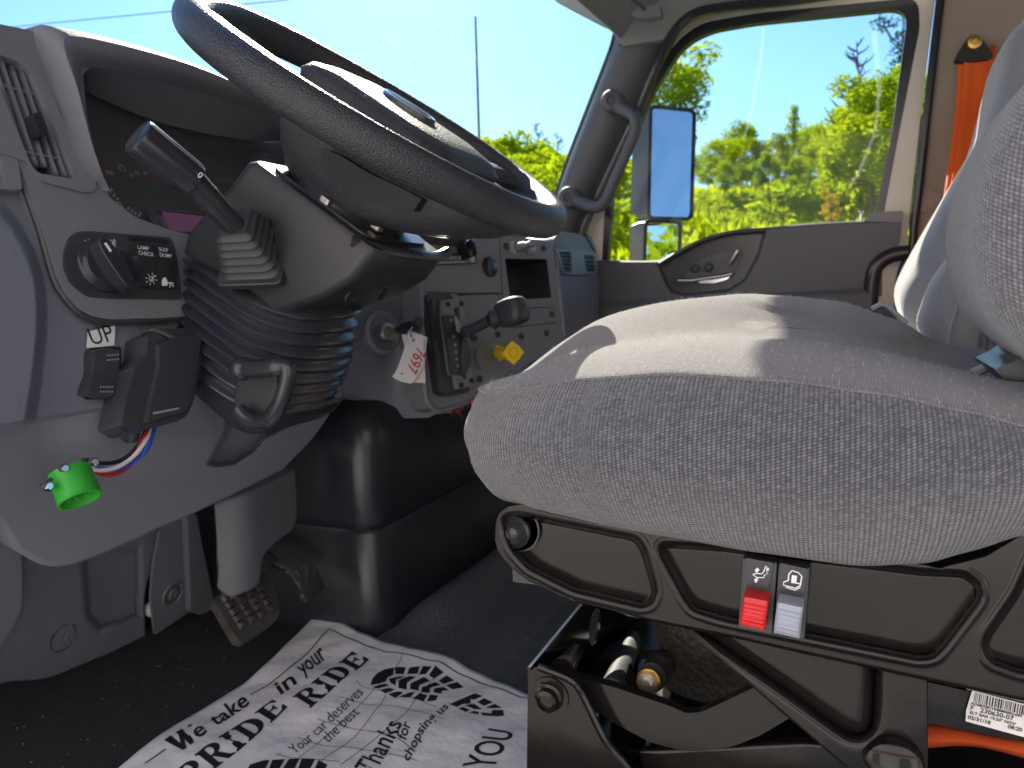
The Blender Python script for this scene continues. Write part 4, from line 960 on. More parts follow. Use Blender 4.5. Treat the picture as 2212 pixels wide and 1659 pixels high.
# under-dash bits
ub = thing('under_dash_wires', Q(975, 893, pl(x=-.70)), 'bundle of thin red and pale wires hanging below the console edge', 'wires')
b = MB(); b.tube(cr([Q(x, y, pl(x=-.705)) for x, y in ((946, 884), (945, 892), (960, 890), (985, 888), (1000, 880))], 5), .0018, 6); b.build('pale_wire', M['wwhite'], ub)
b = MB()
for pts in ([(968, 886), (984, 889), (998, 900)], [(975, 893), (990, 882), (997, 890)], [(980, 880), (988, 892), (996, 884)]): b.tube(cr([Q(x, y, pl(x=-.70)) for x, y in pts], 5), .0016, 6)
b.each('red_wire', M['wred'], ub)
b = MB(); b.tube(cr([Q(x, y, pl(x=-.705)) for x, y in ((940, 884), (955, 900), (990, 898), (1020, 880), (1036, 860))], 5), .0016, 6); b.build('black_wire', M['rubber'], ub)
wl = MB(); wl.pplate([(1019, 863), (1050, 850), (1060, 905), (1026, 905)], pl(x=-.66), .002); wlo = wl.build('warning_label', M['orange'])
tag(wlo, 'orange edged white label just showing behind the front of the seat cushion', 'label'); b = MB(); b.pplate([(1024, 868), (1050, 858), (1060, 905), (1030, 905)], pl(x=-.659), .001); b.build('label_paper', M['print'], wlo)
# ================================================================== GEAR SELECTOR, KNOB, KEY
gs = thing('gear_selector', Q(960, 860, PS), 'black gear selector plate with slotted metal gate and a lever ending in a dark knob', 'gear selector')
b = MB(); b.pplate(rnd([(922, 640), (932, 632), (972, 633), (984, 650), (1016, 838), (1012, 848), (960, 857), (944, 850), (922, 700)], 8, 4), off(PS, .012), .012); b.build('selector_bezel', M['satin'], gs, bevel=.004, seg=3)
b = MB(); b.pplate(rnd([(932, 648), (944, 643), (962, 645), (984, 840), (966, 850), (952, 846)], 5), off(PS, .020), .012); b.build('selector_well', M['black'], gs, bevel=.002)
gate = rnd([(958, 648), (996, 644), (1006, 676), (1023, 833), (989, 841), (984, 812), (974, 808), (957, 682)], 3, 3)
slot = rnd([(981, 664), (992, 663), (1009, 818), (1000, 818)], 2)
b = MB(); b.pplate(gate, off(PS, .030), .010, [slot]); b.build('gate_plate', M['panel'], gs, bevel=.0015)
b = MB(); b.pplate(rnd([(957, 681), (987, 680), (997, 808), (976, 810)], 3), off(PS, .034), .006); ps_ = b.build('position_strip', M['black'], gs, bevel=.001)
b = MB()
for k, (x, y) in enumerate(((972, 692), (978, 727), (981, 745), (983, 760), (985, 775), (987, 790))): b.pplate(rnd([(x, y-3), (x+4, y-3), (x+4.5, y+3), (x+.5, y+3)], 1), off(PS, .0346), .0005)
b.each('position_mark', M['dim'], ps_)
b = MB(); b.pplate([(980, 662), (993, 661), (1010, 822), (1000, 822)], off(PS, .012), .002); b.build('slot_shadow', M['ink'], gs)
arc = [(1001, 726), (1010, 735), (1018, 760), (1018, 785), (1008, 806), (1000, 812), (998, 760)]
b = MB(); b.pplate(arc, off(PS, .040), .008); b.build('detent_plate', M['black'], gs, bevel=.001)
b = MB()
for x, y in ((967, 657), (996, 656), (996, 838-6), (1018, 822)): b.lathe(Q(x, y, off(PS, .0301)), PS[0], [(0, 0), (.005, 0), (.005, .002), (0, .002)], 14)
b.each('gate_screw', M['ink'], gs)
b = MB(); e1, e2, e3, e4 = Q(988, 720, off(PS, .02)), Q(1010, 716, off(PS, .06)), Q(1058, 692, off(PS, .115)), Q(1078, 686, off(PS, .13))
b.tube([e1, e2], [.010, .011], 12); b.tube([e2, e3], [.010, .010], 10); b.tube([e3, e3.lerp(e4, .3), e4], [.013, .020, .015], 16); b.build('lever', M['black'], gs, sharp=40)
b = MB(); b.pplate([(984, 682), (990, 690), (1006, 716), (1004, 724), (990, 716)], off(PS, .045), .004); b.build('lever_blade', M['dim'], gs)
b = MB(); kc2 = Q(1106, 674, off(PS, .15)); kx = (e4-e1).normalized(); ky_ = V((0, 0, 1)); kz = kx.cross(ky_).normalized(); ky_ = kz.cross(kx)
def sq(c, hx, hy, hz, X, Y, Z, n=16, m=12, e=.45):
    L = []
    for i in range(m+1):
        a = pi*i/m; ca = cos(a); sa = sin(a); r_ = []
        sg = lambda v, p: (1 if v >= 0 else -1)*abs(v)**p
        for k in range(n):
            q = 2*pi*k/n; r_.append(c+X*hx*sg(ca, e)+Y*hy*max(sa, 1e-3)**e*sg(cos(q), e)+Z*hz*max(sa, 1e-3)**e*sg(sin(q), e))
        L.append(r_)
    return L
b.loops(sq(kc2, .030, .026, .024, kx, ky_, kz, e=.55)); b.build('lever_knob', M['black'], gs, sharp=60)
pb = thing('parking_brake_knob', Q(1075, 765, PS), 'yellow pull knob of the parking brake on an oval grey plate', 'brake knob')
b = MB(); b.pplate(rnd([(1028, 752), (1042, 746), (1074, 740), (1082, 746), (1083, 780), (1078, 792), (1040, 798), (1030, 785)], 9), off(PS, .004), .004); b.build('knob_plate', M['panel'], pb, bevel=.0015, seg=3)
a0, a1 = Q(1074, 763, PS), Q(1107, 762, off(PS, .075)); yx = (a1-a0).normalized()
b = MB(); b.tube([a0, a1], .0125, 20); b.lathe(a0, yx, [(0, 0), (.016, 0), (.016, .006), (0, .006)]); b.build('knob_stem', M['yellow'], pb, sharp=40)
hx_ = a1.copy(); u_ = V((0, 0, 1)); u_ = (u_-yx*u_.dot(yx)).normalized(); v_ = yx.cross(u_)
b = MB(); oc = [hx_+(u_*cos(pi/8*k)+v_*sin(pi/8*k))*(.024 if k % 4 == 0 else .0185) for k in range(16)]; b.loops([[p-yx*.004 for p in oc], [p+yx*.006 for p in oc]]); b.build('knob_head', M['yellow'], pb, bevel=.002, sharp=30)
b = MB(); o2 = hx_+yx*.0068; P_ = [o2+(u_*cos(pi/8*k)+v_*sin(pi/8*k))*.010 for k in range(17)]; P2 = [o2+(p-o2)*.86 for p in P_]; b.add(P_+P2, [(i, i+1, 18+i, 17+i) for i in range(16)]); b.build('knob_emblem', M['brass'], pb)
kt = thing('ignition_key', Q(870, 705, pl(x=-.70)), 'black headed key standing in the ignition lock', 'key')
k0 = ic+ia*.004; k1 = Q(868, 712, pl(x=-.715)); k2 = Q(905, 700, pl(x=-.665))
b = MB(); b.tube([k0, k1], .0028, 8, flat=2.0); b.build('key_blade', M['steel'], kt)
b = MB(); b.tube([k1+(k1-k2)*.1, k1.lerp(k2, .3), k1.lerp(k2, .7), k2], [.011, .015, .014, .006], 14, flat=.5, upv=(0, .5, 1)); b.build('key_head', M['satin'], kt)
b = MB(); b.tube(cr([Q(896, 700, pl(x=-.668)), Q(903, 690, pl(x=-.665)), Q(909, 695, pl(x=-.663)), Q(900, 715, pl(x=-.665)), Q(886, 722, pl(x=-.667))], 5), .006, 8); b.build('key_fob_bow', M['black'], kt)
# key tags
TP = gpl((.85, -.5, .1), Q(880, 760, pl(x=-.665)))
tg2 = MB(); tg2.pplate(rnd([(868, 722), (915, 728), (919, 828), (895, 826), (880, 780)], 3), off(TP, -.004), .0006); t2 = tg2.build('key_tag', M['tagpaper']); tag(t2, 'yellowish paper key tag hanging behind the white one', 'key tag')
rowsT = [[(882, 714), (902, 720), (923, 728)], [(875, 745), (897, 750), (920, 757)], [(866, 775), (890, 782), (916, 790)], [(856, 800), (875, 808), (901, 818)], [(847, 814), (866, 824), (888, 829)]]
g = height_grid(rowsT, TP, 12, 24, lambda x, y: .003*sin((y-714)/115*pi)); tg = MB(); tg.grid(g); t1 = tg.build('key_tag', M['white'], solid=.0005); tag(t1, 'white plastic key tag with red digits 7697 hanging from the ignition key', 'key tag')
b = MB(); o_, ex, ey, _ = pframe(901, 748, off(TP, .0034), 877, 797); text_mb(b, '7697', .030, o_, ex, ey, sx=.72, bold=.0002); b.build('red_digits', M['redink'], t1)
b = MB(); o_, ex, ey, _ = pframe(919, 735, off(TP, .003), 915, 775); text_mb(b, '66993', .007, o_+ey*-.004, ex, ey); o_, ex, ey, _ = pframe(909, 760, off(TP, .0034), 899, 812); text_mb(b, 'KEYTAG', .007, o_, ex, ey); b.build('small_print', M['dim'], t1)
b = MB(); b.lathe(Q(868, 803, off(TP, .0022)), TP[0], [(0, 0), (.0042, 0), (0, .0002)], 14); b.lathe(Q(893, 734, off(TP, .0024)), TP[0], [(0, 0), (.003, 0), (0, .0002)], 14); b.build('tag_hole', M['ink'], t1)
b = MB(); b.tube(cr([Q(891, 706, pl(x=-.665)), Q(886, 716, pl(x=-.66)), Q(889, 728, pl(x=-.66)), Q(894, 734, off(TP, .004))], 5), .0012, 6); b.build('wire_loop', M['steel'], t1)
# ================================================================== STEERING COLUMN
TT = radians(35.2); CW = V((-.516, .833, .839)); CU = V((cos(TT), 0, -sin(TT))); CN = V((sin(TT), 0, cos(TT))); CV = V((0, 1, 0))
def W_(a, bb, c): return CW+CU*a+CV*bb+CN*c
def rrect(c, hu, hv, r, n=5, U=CU, Vd=CV):
    out = []
    for sx, sy, a0 in ((1, 1, 0), (-1, 1, pi/2), (-1, -1, pi), (1, -1, 3*pi/2)):
        for k in range(n+1):
            a = a0+pi/2*k/n; out.append(c+U*(sx*(hu-r)+cos(a)*r)+Vd*(sy*(hv-r)+sin(a)*r))
    return out
col = thing('steering_column', (-.75, .833, .5), 'black steering column shroud with pleated rubber boot standing out of the dash', 'steering column')
# shroud: lower shell and upper shell
secs = [(-.118, .015, .100, .082, .012), (-.125, .012, .106, .086, .014), (-.16, .005, .106, .088, .013), (-.20, -.015, .102, .088, .013), (-.25, -.045, .090, .086, .013), (-.275, -.055, .080, .080, .012)]
b = MB(); b.loops([rrect(W_(uo, 0, s), hu, hv, r) for s, uo, hu, hv, r in secs]); b.build('shroud', M['shroud'], col, sharp=40)
b = MB(); b.loops([rrect(W_(.012, 0, -.114), .085, .07, .02), rrect(W_(.012, 0, -.117), .085, .07, .02)]); b.build('shroud_top', M['satin'], col)
# raised front lip of the shroud seen below the hub
b = MB(); lipp = cr([W_(.085, -.086, -.125), W_(.113, -.05, -.12), W_(.122, 0, -.118), W_(.122, .05, -.118), W_(.118, .082, -.112)], 5); b.tube(lipp, .007, 10); b.build('shroud_lip', M['satin'], col)
b = MB()
for x, y in ((757, 640), (842, 598), (826, 635)):
    c0 = Q(x, y, pl(y=.745) if x == 757 else gpl(CU, W_(.112, 0, 0)))
    nrm_ = V((.6, -.75, 0)).normalized() if x == 757 else CU
    pass
PSide = pl(y=.833-.0885); PFr = gpl(CU, W_(.1115, 0, -.16))
for x, y in ((842, 598), (826, 635)): b.lathe(Q(x, y, PFr), CU, [(0, -.004), (.007, -.004), (.008, .0008), (.0095, .0012), (.0105, 0)], 18)
b.lathe(Q(757, 640, gpl(CU, W_(.095, 0, -.2))), CU, [(0, -.004), (.007, -.004), (.008, .0018), (.0095, .0022), (.0105, 0)], 18)
b.each('screw_recess', M['ink'], col)
# pleated boot
L = []; NB = 9
for k in range(NB*4+1):
    t = k/(NB*4); s = -.262-.128*t; ph = k % 4
    rr = (0, .6, 1, .6)[ph]*.012
    cx_ = -.045+.035*t+.01*sin(pi*t); hu = .104+.0*t-.012*t; hv = .088+.012*t; tilt = .028*(1-t)
    ring_ = []
    for q in range(40):
        a = 2*pi*q/40; x = cos(a); y = sin(a); e = .72
        px_ = (abs(x)**e)*(1 if x > 0 else -1); py_ = (abs(y)**e)*(1 if y > 0 else -1)
        wob_ = .0016*sin(3*a+k*.2)+.002*sin(a*2-k*.1)
        ring_.append(W_(cx_+px_*(hu+rr), py_*(hv+rr), s+tilt*x+wob_-.018*x*x*0))
    L.append(ring_)
b = MB(); b.loops(L, False, False); b.build('pleated_boot', M['rubber'], col, sharp=80, sub=1)
# lower cup
b = MB(); b.loops([rrect(W_(-.01, 0, s), hu, hv, .03) for s, hu, hv in ((-.375, .096, .094), (-.38, .100, .098), (-.40, .097, .096), (-.418, .088, .090))]); b.build('boot_cup', M['satin'], col, sharp=40)
# tilt lever loop
th = MB(); pth = [(525, 797, .70), (560, 796, .70), (612, 792, .70), (622, 800, .70), (618, 830, .70), (606, 868, .70), (588, 900, .705), (562, 912, .71), (535, 905, .71), (516, 885, .71)]
th.tube(cr([Q(x, y, pl(y=yy)) for x, y, yy in pth], 5), [.0115]*10+[.0095]*36, 12); th.sphere(Q(522, 797, pl(y=.70)), .0145); th.build('tilt_lever', M['satin'], col, sharp=60)
b = MB(); b.loops([[Q(x, y, pl(y=yy)) for x, y in ((512, 800), (600, 800), (600, 850), (560, 912), (505, 895))] for yy in (.725, .745)]); b.build('lever_bracket', M['black'], col, bevel=.003)
# indicator stalk with square boot
sb0 = Q(548, 545, pl(y=.742)); sb1 = Q(500, 468, pl(y=.69))
s_pts = [Q(555, 548, pl(y=.75)), Q(515, 498, pl(y=.705)), Q(460, 440, pl(y=.665)), Q(405, 378, pl(y=.635))]
b = MB(); b.tube(cr(s_pts, 5), [.0125]*4+[.0135]*6+[.0145]*6, 16); stalk = b.build('indicator_stalk', M['satin'], col, sharp=60)
g0, g1 = Q(420, 392, pl(y=.640)), Q(296, 293, pl(y=.585)); gd = (g1-g0).normalized(); gx = gd.cross(V((0, 0, 1))).normalized(); gy = gx.cross(gd)
def grip_ring(p, r, fl=True, n=48): return [p+(gx*cos(2*pi*k/n)+gy*sin(2*pi*k/n))*(r*(1-(.05 if fl and k % 6 == 0 else 0))) for k in range(n)]
ln = (g1-g0).length
b = MB(); b.loops([grip_ring(g0+gd*(ln*t), r, f) for t, r, f in ((0, .0155, 0), (.02, .0185, 0), (.06, .0195, 1), (.5, .0198, 1), (.93, .0200, 1), (.955, .0198, 0), (.985, .0194, 0), (1.0, .0175, 0), (1.008, .012, 0), (1.01, .001, 0))]); b.build('twist_grip', M['satin'], stalk, sharp=35)
b = MB(); o2 = g0+gd*(ln*.12); q_ = (CAMP-o2).normalized(); q_ = (q_-gd*q_.dot(gd)).normalized(); up_ = gd.cross(q_); text_mb(b, '0', .009, o2+q_*.0200+up_*.006, gd*-1, up_, lift=.0002); b.build('grip_mark', M['print'], stalk)
bt = (sb1-sb0).normalized(); bx = bt.cross(V((0, 0, 1))).normalized(); by = bx.cross(bt); L = []
for k in range(19):
    t = k/18; rr = .034-.017*t+(.0028 if k % 3 == 1 else -.001); sec = rrect(sb0+bt*(.062*t-.005), rr*1.0, rr*1.08, rr*.35, 4, bx, by); L.append(sec)
b = MB(); b.loops(L); b.build('stalk_boot', M['rubber2'], col, sharp=50)
b = MB(); b.loops([rrect(sb0-bt*.012, .040, .046, .008, 4, bx, by), rrect(sb0-bt*.002, .040, .046, .008, 4, bx, by)]); b.build('stalk_plate', M['shroud'], col, bevel=.002)
# clock spring ring and metal clips under the hub
b = MB(); b.lathe(W_(.01, 0, -.117), CN, [(.05, -.01), (.072, 0), (.074, .010), (.066, .022), (.045, .024)], 36); b.build('column_collar', M['satin'], col, sharp=40)
b = MB()
for a in (3.6, 4.9, 5.8): c0 = W_(.01+.074*cos(a), .074*sin(a), -.108); b.box(c0, (.014, .012, .009), (CU, CV, CN))
b.each('collar_clip', M['steel'], col, bevel=.002)
# ================================================================== STEERING WHEEL
sw_ = thing('steering_wheel', CW, 'big black grained steering wheel with moulded hub tilted over the column', 'steering wheel')
L = []; NW = 144
for i in range(NW):
    a = 2*pi*i/NW; rad = CU*cos(a)+CV*sin(a); far_ = sstep(.15, .9, sin(a))
    gr = .0022*(.5+.5*cos(26*a))*(1 if sin(a) > .2 or True else 0)*far_
    r1_, r2_ = .0205-.001*far_, .0185
    ring_ = []
    for k in range(20):
        q = 2*pi*k/20; x = cos(q); z = sin(q); rr = 1
        inner = max(0, -x)*gr
        ring_.append(CW+rad*(.235+x*r2_+inner)+CN*(z*r1_))
    L.append(ring_)
L.append(L[0]); b = MB(); b.loops(L, False, False); rim = b.build('rim', M['leather'], sw_, sharp=80)
b = MB(); b.tube([CW+(CU*cos(a)+CV*sin(a))*(.235-.004)+CN*-.0203 for a in [2*pi*i/120 for i in range(120)]], .0012, 6, closed=True); b.build('rim_seam', M['satin'], rim)
# hub bowl (underside) as a loft of rounded sections
hs = [(-.002, .06, .150, .084, .05), (-.03, .052, .156, .088, .05), (-.055, .040, .142, .086, .05), (-.085, .022, .112, .078, .045), (-.108, .0, .080, .062, .04), (-.120, -.01, .055, .050, .035), (-.122, -.01, .02, .02, .018)]
b = MB(); b.loops([rrect(W_(uo, 0, s), hu, hv, r, 7) for s, uo, hu, hv, r in hs]); b.build('hub_bowl', M['hubgrain'], sw_, sharp=60)
hp = [(-.006, .025, .112, .092, .04), (.006, .025, .114, .094, .04), (.016, .022, .106, .086, .04), (.022, .018, .085, .066, .035), (.024, .012, .05, .04, .03), (.0245, .01, .01, .01, .008)]
b = MB(); b.loops([rrect(W_(uo, 0, s), hu, hv, r, 7) for s, uo, hu, hv, r in hp]); b.build('horn_pad', M['hubgrain'], sw_, sharp=60)
b = MB(); pts = [W_(.02+.036*cos(a), .022*sin(a), .0262) for a in [2*pi*i/28 for i in range(28)]]; b.tube(pts, .0035, 8, closed=True); b.tube([W_(-.016, 0, .0265), W_(.056, 0, .0265)], .0035, 8); b.build('hub_emblem', M['chrome'], sw_)
# spokes to both sides and to the bottom
b = MB()
for a0, wd in ((-pi/2+.35, .036), (pi/2-.35, .036), (-pi/2-.9, .022), (pi/2+.9, .022)):
    rad = CU*cos(a0)+CV*sin(a0); tg_ = CU*-sin(a0)+CV*cos(a0); L = []
    for t, wf, zz in ((0.05, 1.5, -.02), (.09, 1.25, -.018), (.14, 1.0, -.012), (.19, 1.0, -.006), (.232, 1.25, 0)):
        c0 = CW+rad*t+CN*zz+CU*.02*(1-t/.232); L.append([c0+tg_*(x*wd*wf)+CN*(z*.011) for x, z in ((1, 0), (.8, .8), (0, 1), (-.8, .8), (-1, 0), (-.8, -.8), (0, -1), (.8, -.8))])
    b.loops(L)
b.each('spoke', M['hubgrain'], sw_, sharp=60)
b = MB(); L = []
for t, wf, zz in ((.06, .07, -.06), (.12, .062, -.052), (.17, .05, -.036), (.205, .055, -.016), (.232, .066, -.003)):
    c0 = W_(t, 0, zz); L.append([c0+CV*(x*wf)+CN*(z*.013) for x, z in ((1, 0), (.8, .8), (0, 1), (-.8, .8), (-1, 0), (-.8, -.8), (0, -1), (.8, -.8))])
b.loops(L); b.build('lower_spoke', M['hubgrain'], sw_, sharp=60)
# flat switch cover on the underside facing the door
bx_ = [(697, 320), (735, 336), (800, 376), (870, 408), (911, 430), (893, 456), (840, 446), (775, 420), (720, 392), (690, 358)]
b = MB(); b.pplate(rnd(bx_, 4), pl(y=.733), -.04); b.build('underside_cover', M['gloss2'] if 'gloss2' in M else M['satin'], sw_, bevel=.003, seg=3)
# ================================================================== HAND CONTROL BOX, WIRES, GREEN PLUG
hc = thing('control_box', Q(340, 820, off(PD, .03)), 'black plastic handset clipped to the lower dash beside the pleated boot', 'control box')
PH = off(PD, .035)
hb = [(320, 722), (338, 711), (434, 708), (441, 724), (432, 800), (418, 868), (404, 898), (384, 910), (322, 925), (290, 932), (262, 915), (270, 870), (292, 798), (290, 792), (318, 765)]
b = MB(); b.pplate(rnd(hb, 7), PH, .040); hbo = b.build('handset_shell', M['black'], hc, bevel=.006, seg=4)
b = MB(); b.pplate(rnd([(344, 742), (378, 728), (436, 726), (426, 800), (412, 868), (398, 890), (318, 912), (326, 870), (346, 790)], 6), off(PH, .008), .009); b.build('handset_cover', M['black'], hc, bevel=.004, seg=3)
b = MB(); b.pplate([(322, 712), (342, 706), (382, 724), (382, 734), (368, 732), (352, 722)], off(PH, .006), .02); b.build('silver_clip', M['steel'], hc, bevel=.002)
b = MB(); b.pplate([(332, 890), (386, 880), (387, 884), (332, 895)], off(PH, .0090), .001); b.build('handset_print', M['dim'], hc)
b = MB(); b.tube([Q(283, 925, PH), Q(281, 944, off(PH, -.01))], .010, 12); b.build('cable_gland', M['rubber'], hc)
wr = thing('wire_bundle', Q(280, 990, off(PD, .02)), 'red white blue and black wires running from the handset to the green plug', 'wires')
def wire(name, pts, m, dx=0): 
    b = MB(); b.tube(cr([Q(x, y, off(PK_, h)) for x, y, h in pts], 6), .0024, 8); b.build(name, m, wr)
PK_ = gpl((1, 0, -.2), Q(300, 960, off(PD, .012)))
wire('blue_wire', [(334, 920, -.005), (328, 945, .005), (315, 975, .008), (290, 995, .006), (262, 1012, .008), (235, 1014, .008), (205, 1010, .008), (190, 1004, .008)], M['wblue'])
wire('blue_wire', [(330, 920, -.005), (322, 950, .009), (305, 985, .012), (285, 998, .012)], M['wblue'])
wire('white_wire', [(327, 920, -.005), (318, 945, .008), (302, 970, .012), (280, 993, .013), (250, 1010, .014), (215, 1016, .012), (190, 1010, .01)], M['wwhite'])
wire('red_wire', [(322, 920, -.005), (314, 942, .006), (302, 965, .006), (292, 990, .004), (278, 1008, .004), (250, 1024, .006), (220, 1025, .008), (194, 1016, .008)], M['wred'])
wire('black_wire', [(318, 920, -.005), (308, 945, .0), (295, 965, .0), (270, 990, .0), (240, 1000, .0), (205, 1000, .0), (190, 998, .004)], M['rubber'])
gp = thing('diagnostic_plug', Q(155, 1040, off(PK_, .02)), 'bright green round diagnostic socket screwed under the dash edge', 'plug')
ga = Q(150, 1018, off(PK_, .0)); gb = Q(166, 1060, off(PK_, .016)); gd_ = (gb-ga).normalized()
b = MB(); b.lathe(ga, gd_, [(0, 0), (.0205, 0), (.021, .030), (.022, .034), (.0195, .0345), (.0185, .024), (0, .024)], 32); b.build('plug_body', M['green'], gp, sharp=40)
b = MB(); gx_ = gd_.cross(V((0, 0, 1))).normalized(); gy_ = gx_.cross(gd_)
for k in range(7): a = k*.9; b.cyl(ga+gd_*.024+(gx_*cos(a)+gy_*sin(a))*.011, ga+gd_*.029+(gx_*cos(a)+gy_*sin(a))*.011, .0025, n=8)
b.each('plug_pin', M['green'], gp)
b = MB()
for x, y in ((201, 998), (137, 1012), (103, 1050)): c0 = Q(x, y, off(PK_, .008)); b.lathe(c0, V((1, -.4, .2)), [(0, 0), (.0055, 0), (.005, .006), (.003, .009), (0, .009)], 12)
b.each('plug_screw', M['chrome'], gp)
b = MB(); b.pplate(rnd([(88, 1052), (116, 1032), (132, 1040), (110, 1062)], 4), off(PK_, .004), .004); b.pplate(rnd([(180, 992), (208, 990), (206, 1010), (186, 1016)], 4), off(PK_, .004), .004); b.each('plug_flange', M['black'], gp)
# ================================================================== PEDALS AND KICK PANELS
KP = gpl((1, 0, -.25), (-1.22, 0, 0))
kk = thing('kick_panel', (-1.2, .8, 0), 'grey plastic kick panel below the knee panel, reaching down to the carpet', 'kick panel')
def kpf(x, y):
    h = 0.0
    h += .02*sstep(330, 240, x)*sstep(180, 200, x)*0
    d = sd_poly(x, y, [(176, 1230), (186, 1330), (212, 1360), (302, 1330), (300, 1180), (180, 1180)]); h -= .022*sstep(6, -10, d)
    return h
rows = [[(-90, 1120), (40, 1120), (180, 1120), (320, 1100), (410, 1080)], [(-90, 1300), (50, 1300), (180, 1290), (260, 1270), (318, 1250)], [(-90, 1520), (0, 1475), (100, 1463), (210, 1420), (312, 1376)]]
g = height_grid(rows, KP, 90, 60, kpf); b = MB(); b.grid(g); b.build('panel_shell', M['dash'], kk, solid=.003, sharp=60)
b = MB(); b.pplate(rnd([(-90, 1085), (0, 1090), (35, 1098), (44, 1180), (49, 1285), (42, 1330), (0, 1400), (-90, 1440)], 14), off(KP, .055), .04); b.build('side_pad', M['dash'], kk, bevel=.012, seg=4)
b = MB(); b.pplate(rnd([(345, 1150), (400, 1105), (425, 1110), (458, 1300), (462, 1335), (410, 1322), (335, 1372), (326, 1290), (332, 1220)], 5), off(KP, .02), .006); fl = b.build('flange', M['dash'], kk, bevel=.002)
b = MB(); b.pplate([(404, 1105), (424, 1108), (474, 1345), (412, 1322)], off(KP, .034), .02); b.build('rib', M['dash'], kk, bevel=.006, seg=3)
b = MB(); b.pplate([(311, 1180), (345, 1150), (340, 1372), (312, 1378), (302, 1300)], off(KP, -.02), .01); b.build('gap', M['ink'], kk)
b = MB(); b.sphere(Q(330, 1315, off(KP, .0)), .016, 12, 8); b.build('foam_plug', M['white'], kk)
for x, y, o in ((135, 1376, .0), (373, 1283, .02)):
    b = MB(); b.lathe(Q(x, y, off(KP, o)), KP[0], [(0, .001), (.026, .001), (.025, .003), (.021, .003), (.020, .001), (.011, .001), (.010, .004), (.005, .004), (.004, .001), (0, .001)], 28); b.build('fastener', M['panel'], kk, sharp=40)
bp = thing('brake_pedal', (-.9, .92, .1), 'brake pedal with square studded rubber pad and grey covered arm', 'pedal')
rowsP = [[(469, 1086), (500, 1066), (554, 1037), (609, 1010)], [(468, 1150), (510, 1150), (560, 1130), (616, 1090)], [(468, 1205), (508, 1200), (545, 1175), (602, 1140)], [(472, 1245), (500, 1245), (520, 1225), (545, 1182)], [(479, 1285), (498, 1290), (512, 1275), (529, 1259)]]
g = height_grid(rowsP, pl(x=-.93), 24, 30, lambda x, y: .035*sstep(10, -60, sd_poly(x, y, [(440, 1000), (505, 1000), (515, 1150), (520, 1300), (440, 1300)]))*-1+.02)
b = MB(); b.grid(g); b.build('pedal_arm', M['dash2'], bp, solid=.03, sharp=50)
BP = gpl((.72, -.1, .68), Q(530, 1310, pl(x=-.90)))
b = MB(); b.pplate(rnd([(460, 1293), (500, 1268), (567, 1233), (588, 1252), (605, 1318), (602, 1335), (529, 1387), (512, 1382)], 10), BP, .018); pd_ = b.build('pedal_pad', M['pedal'], bp, bevel=.004, seg=3)
b = MB()
for i in range(4):
    for j in range(5):
        s, t = (i+.5)/4, (j+.5)/5; x = 478+92*s+10*t+(t*16); y = 1292-42*s+62*t+ (s*12*0)
        x = 474+t*44+s*(88-8*t); y = 1290+t*72-s*46
        if sd_poly(x, y, [(460, 1293), (567, 1233), (588, 1252), (605, 1318), (602, 1335), (529, 1387), (512, 1382)]) < -3: b.box(Q(x, y, off(BP, .003)), (.013, .015, .007), (V((0, 1, 0)).cross(BP[0]).normalized(), V((.1, 1, 0)).normalized(), BP[0]), taper=.7)
b.each('pad_stud', M['pedal'], pd_, bevel=.001)
ap = thing('accelerator_pedal', (-1.0, 1.05, .05), 'black ribbed curved accelerator pedal half hidden behind the brake pedal', 'pedal')
AP = gpl((.8, -.1, .6), Q(650, 1250, pl(x=-.87)))
g = height_grid([[(590, 1215), (612, 1203), (640, 1197)], [(620, 1232), (645, 1218), (668, 1212)], [(645, 1262), (665, 1248), (690, 1240)], [(663, 1299), (682, 1284), (704, 1268)]], AP, 20, 24, lambda x, y: .012*sin((x-590)/115*pi)+.0010*sin((x-y*.7)*.9))
b = MB(); b.grid(g); b.build('pedal_tread', M['rubber2'], ap, solid=.012, sharp=60)
b = MB(); b.tube([Q(600, 1225, pl(x=-.93)), Q(560, 1190, pl(x=-.98)), Q(556, 1150, pl(x=-1.0))], .012, 10); b.build('pedal_lever', M['satin'], ap)
# ================================================================== PAPER FLOOR MAT
fm = thing('paper_floor_mat', (-.7, .95, .01), 'printed white paper floor mat lying crumpled on the carpet in front of the seat', 'floor mat')
mo = Q(690, 1322, pl(z=.014)); me_ = Q(300, 1636, pl(z=.012)); mr_ = Q(1140, 1490, pl(z=.012))
MU = (mo-me_).normalized(); MVv = V((0, 0, 1)).cross(MU).normalized()      # u: reading direction, v: towards the top edge
mw = (mr_-mo); MD = (mw-MU*mw.dot(MU)).normalized()
if MD.dot(MVv) > 0: MVv = MD*-1
skw = mw.dot(MU)/max(1e-6, -mw.dot(MVv))
def mz(u, v):
    return .014+.0035*sin(u*23+v*9)*sin(v*17-u*5)+.0025*sin(u*61+v*40+1)*sin(v*43)*.6+.012*sstep(-.10, 0, v)*sstep(-.35, -.6, u)*0+.002*sin(u*11)
def MP(u, v, lift=0):
    """point of the sheet: u<=0 back along the text, v<=0 down the page from the upper right corner"""
    p = mo+MU*u+MVv*(v+.004*sin(u*9)); p.z = mz(u, v)+lift; return p
def muv(px, py):
    q = Q(px, py, pl(z=.014))-mo; return q.dot(MU), q.dot(MVv)
edge_l = cr([V((*muv(x, y), 0)) for x, y in ((690, 1322), (634, 1371), (553, 1452), (483, 1501), (377, 1574), (268, 1659), (150, 1750))], 12)
edge_r = cr([V((*muv(x, y), 0)) for x, y in ((690, 1322), (746, 1352), (811, 1377), (914, 1407), (957, 1416), (1043, 1456), (1113, 1488), (1160, 1510), (1260, 1550))], 12)
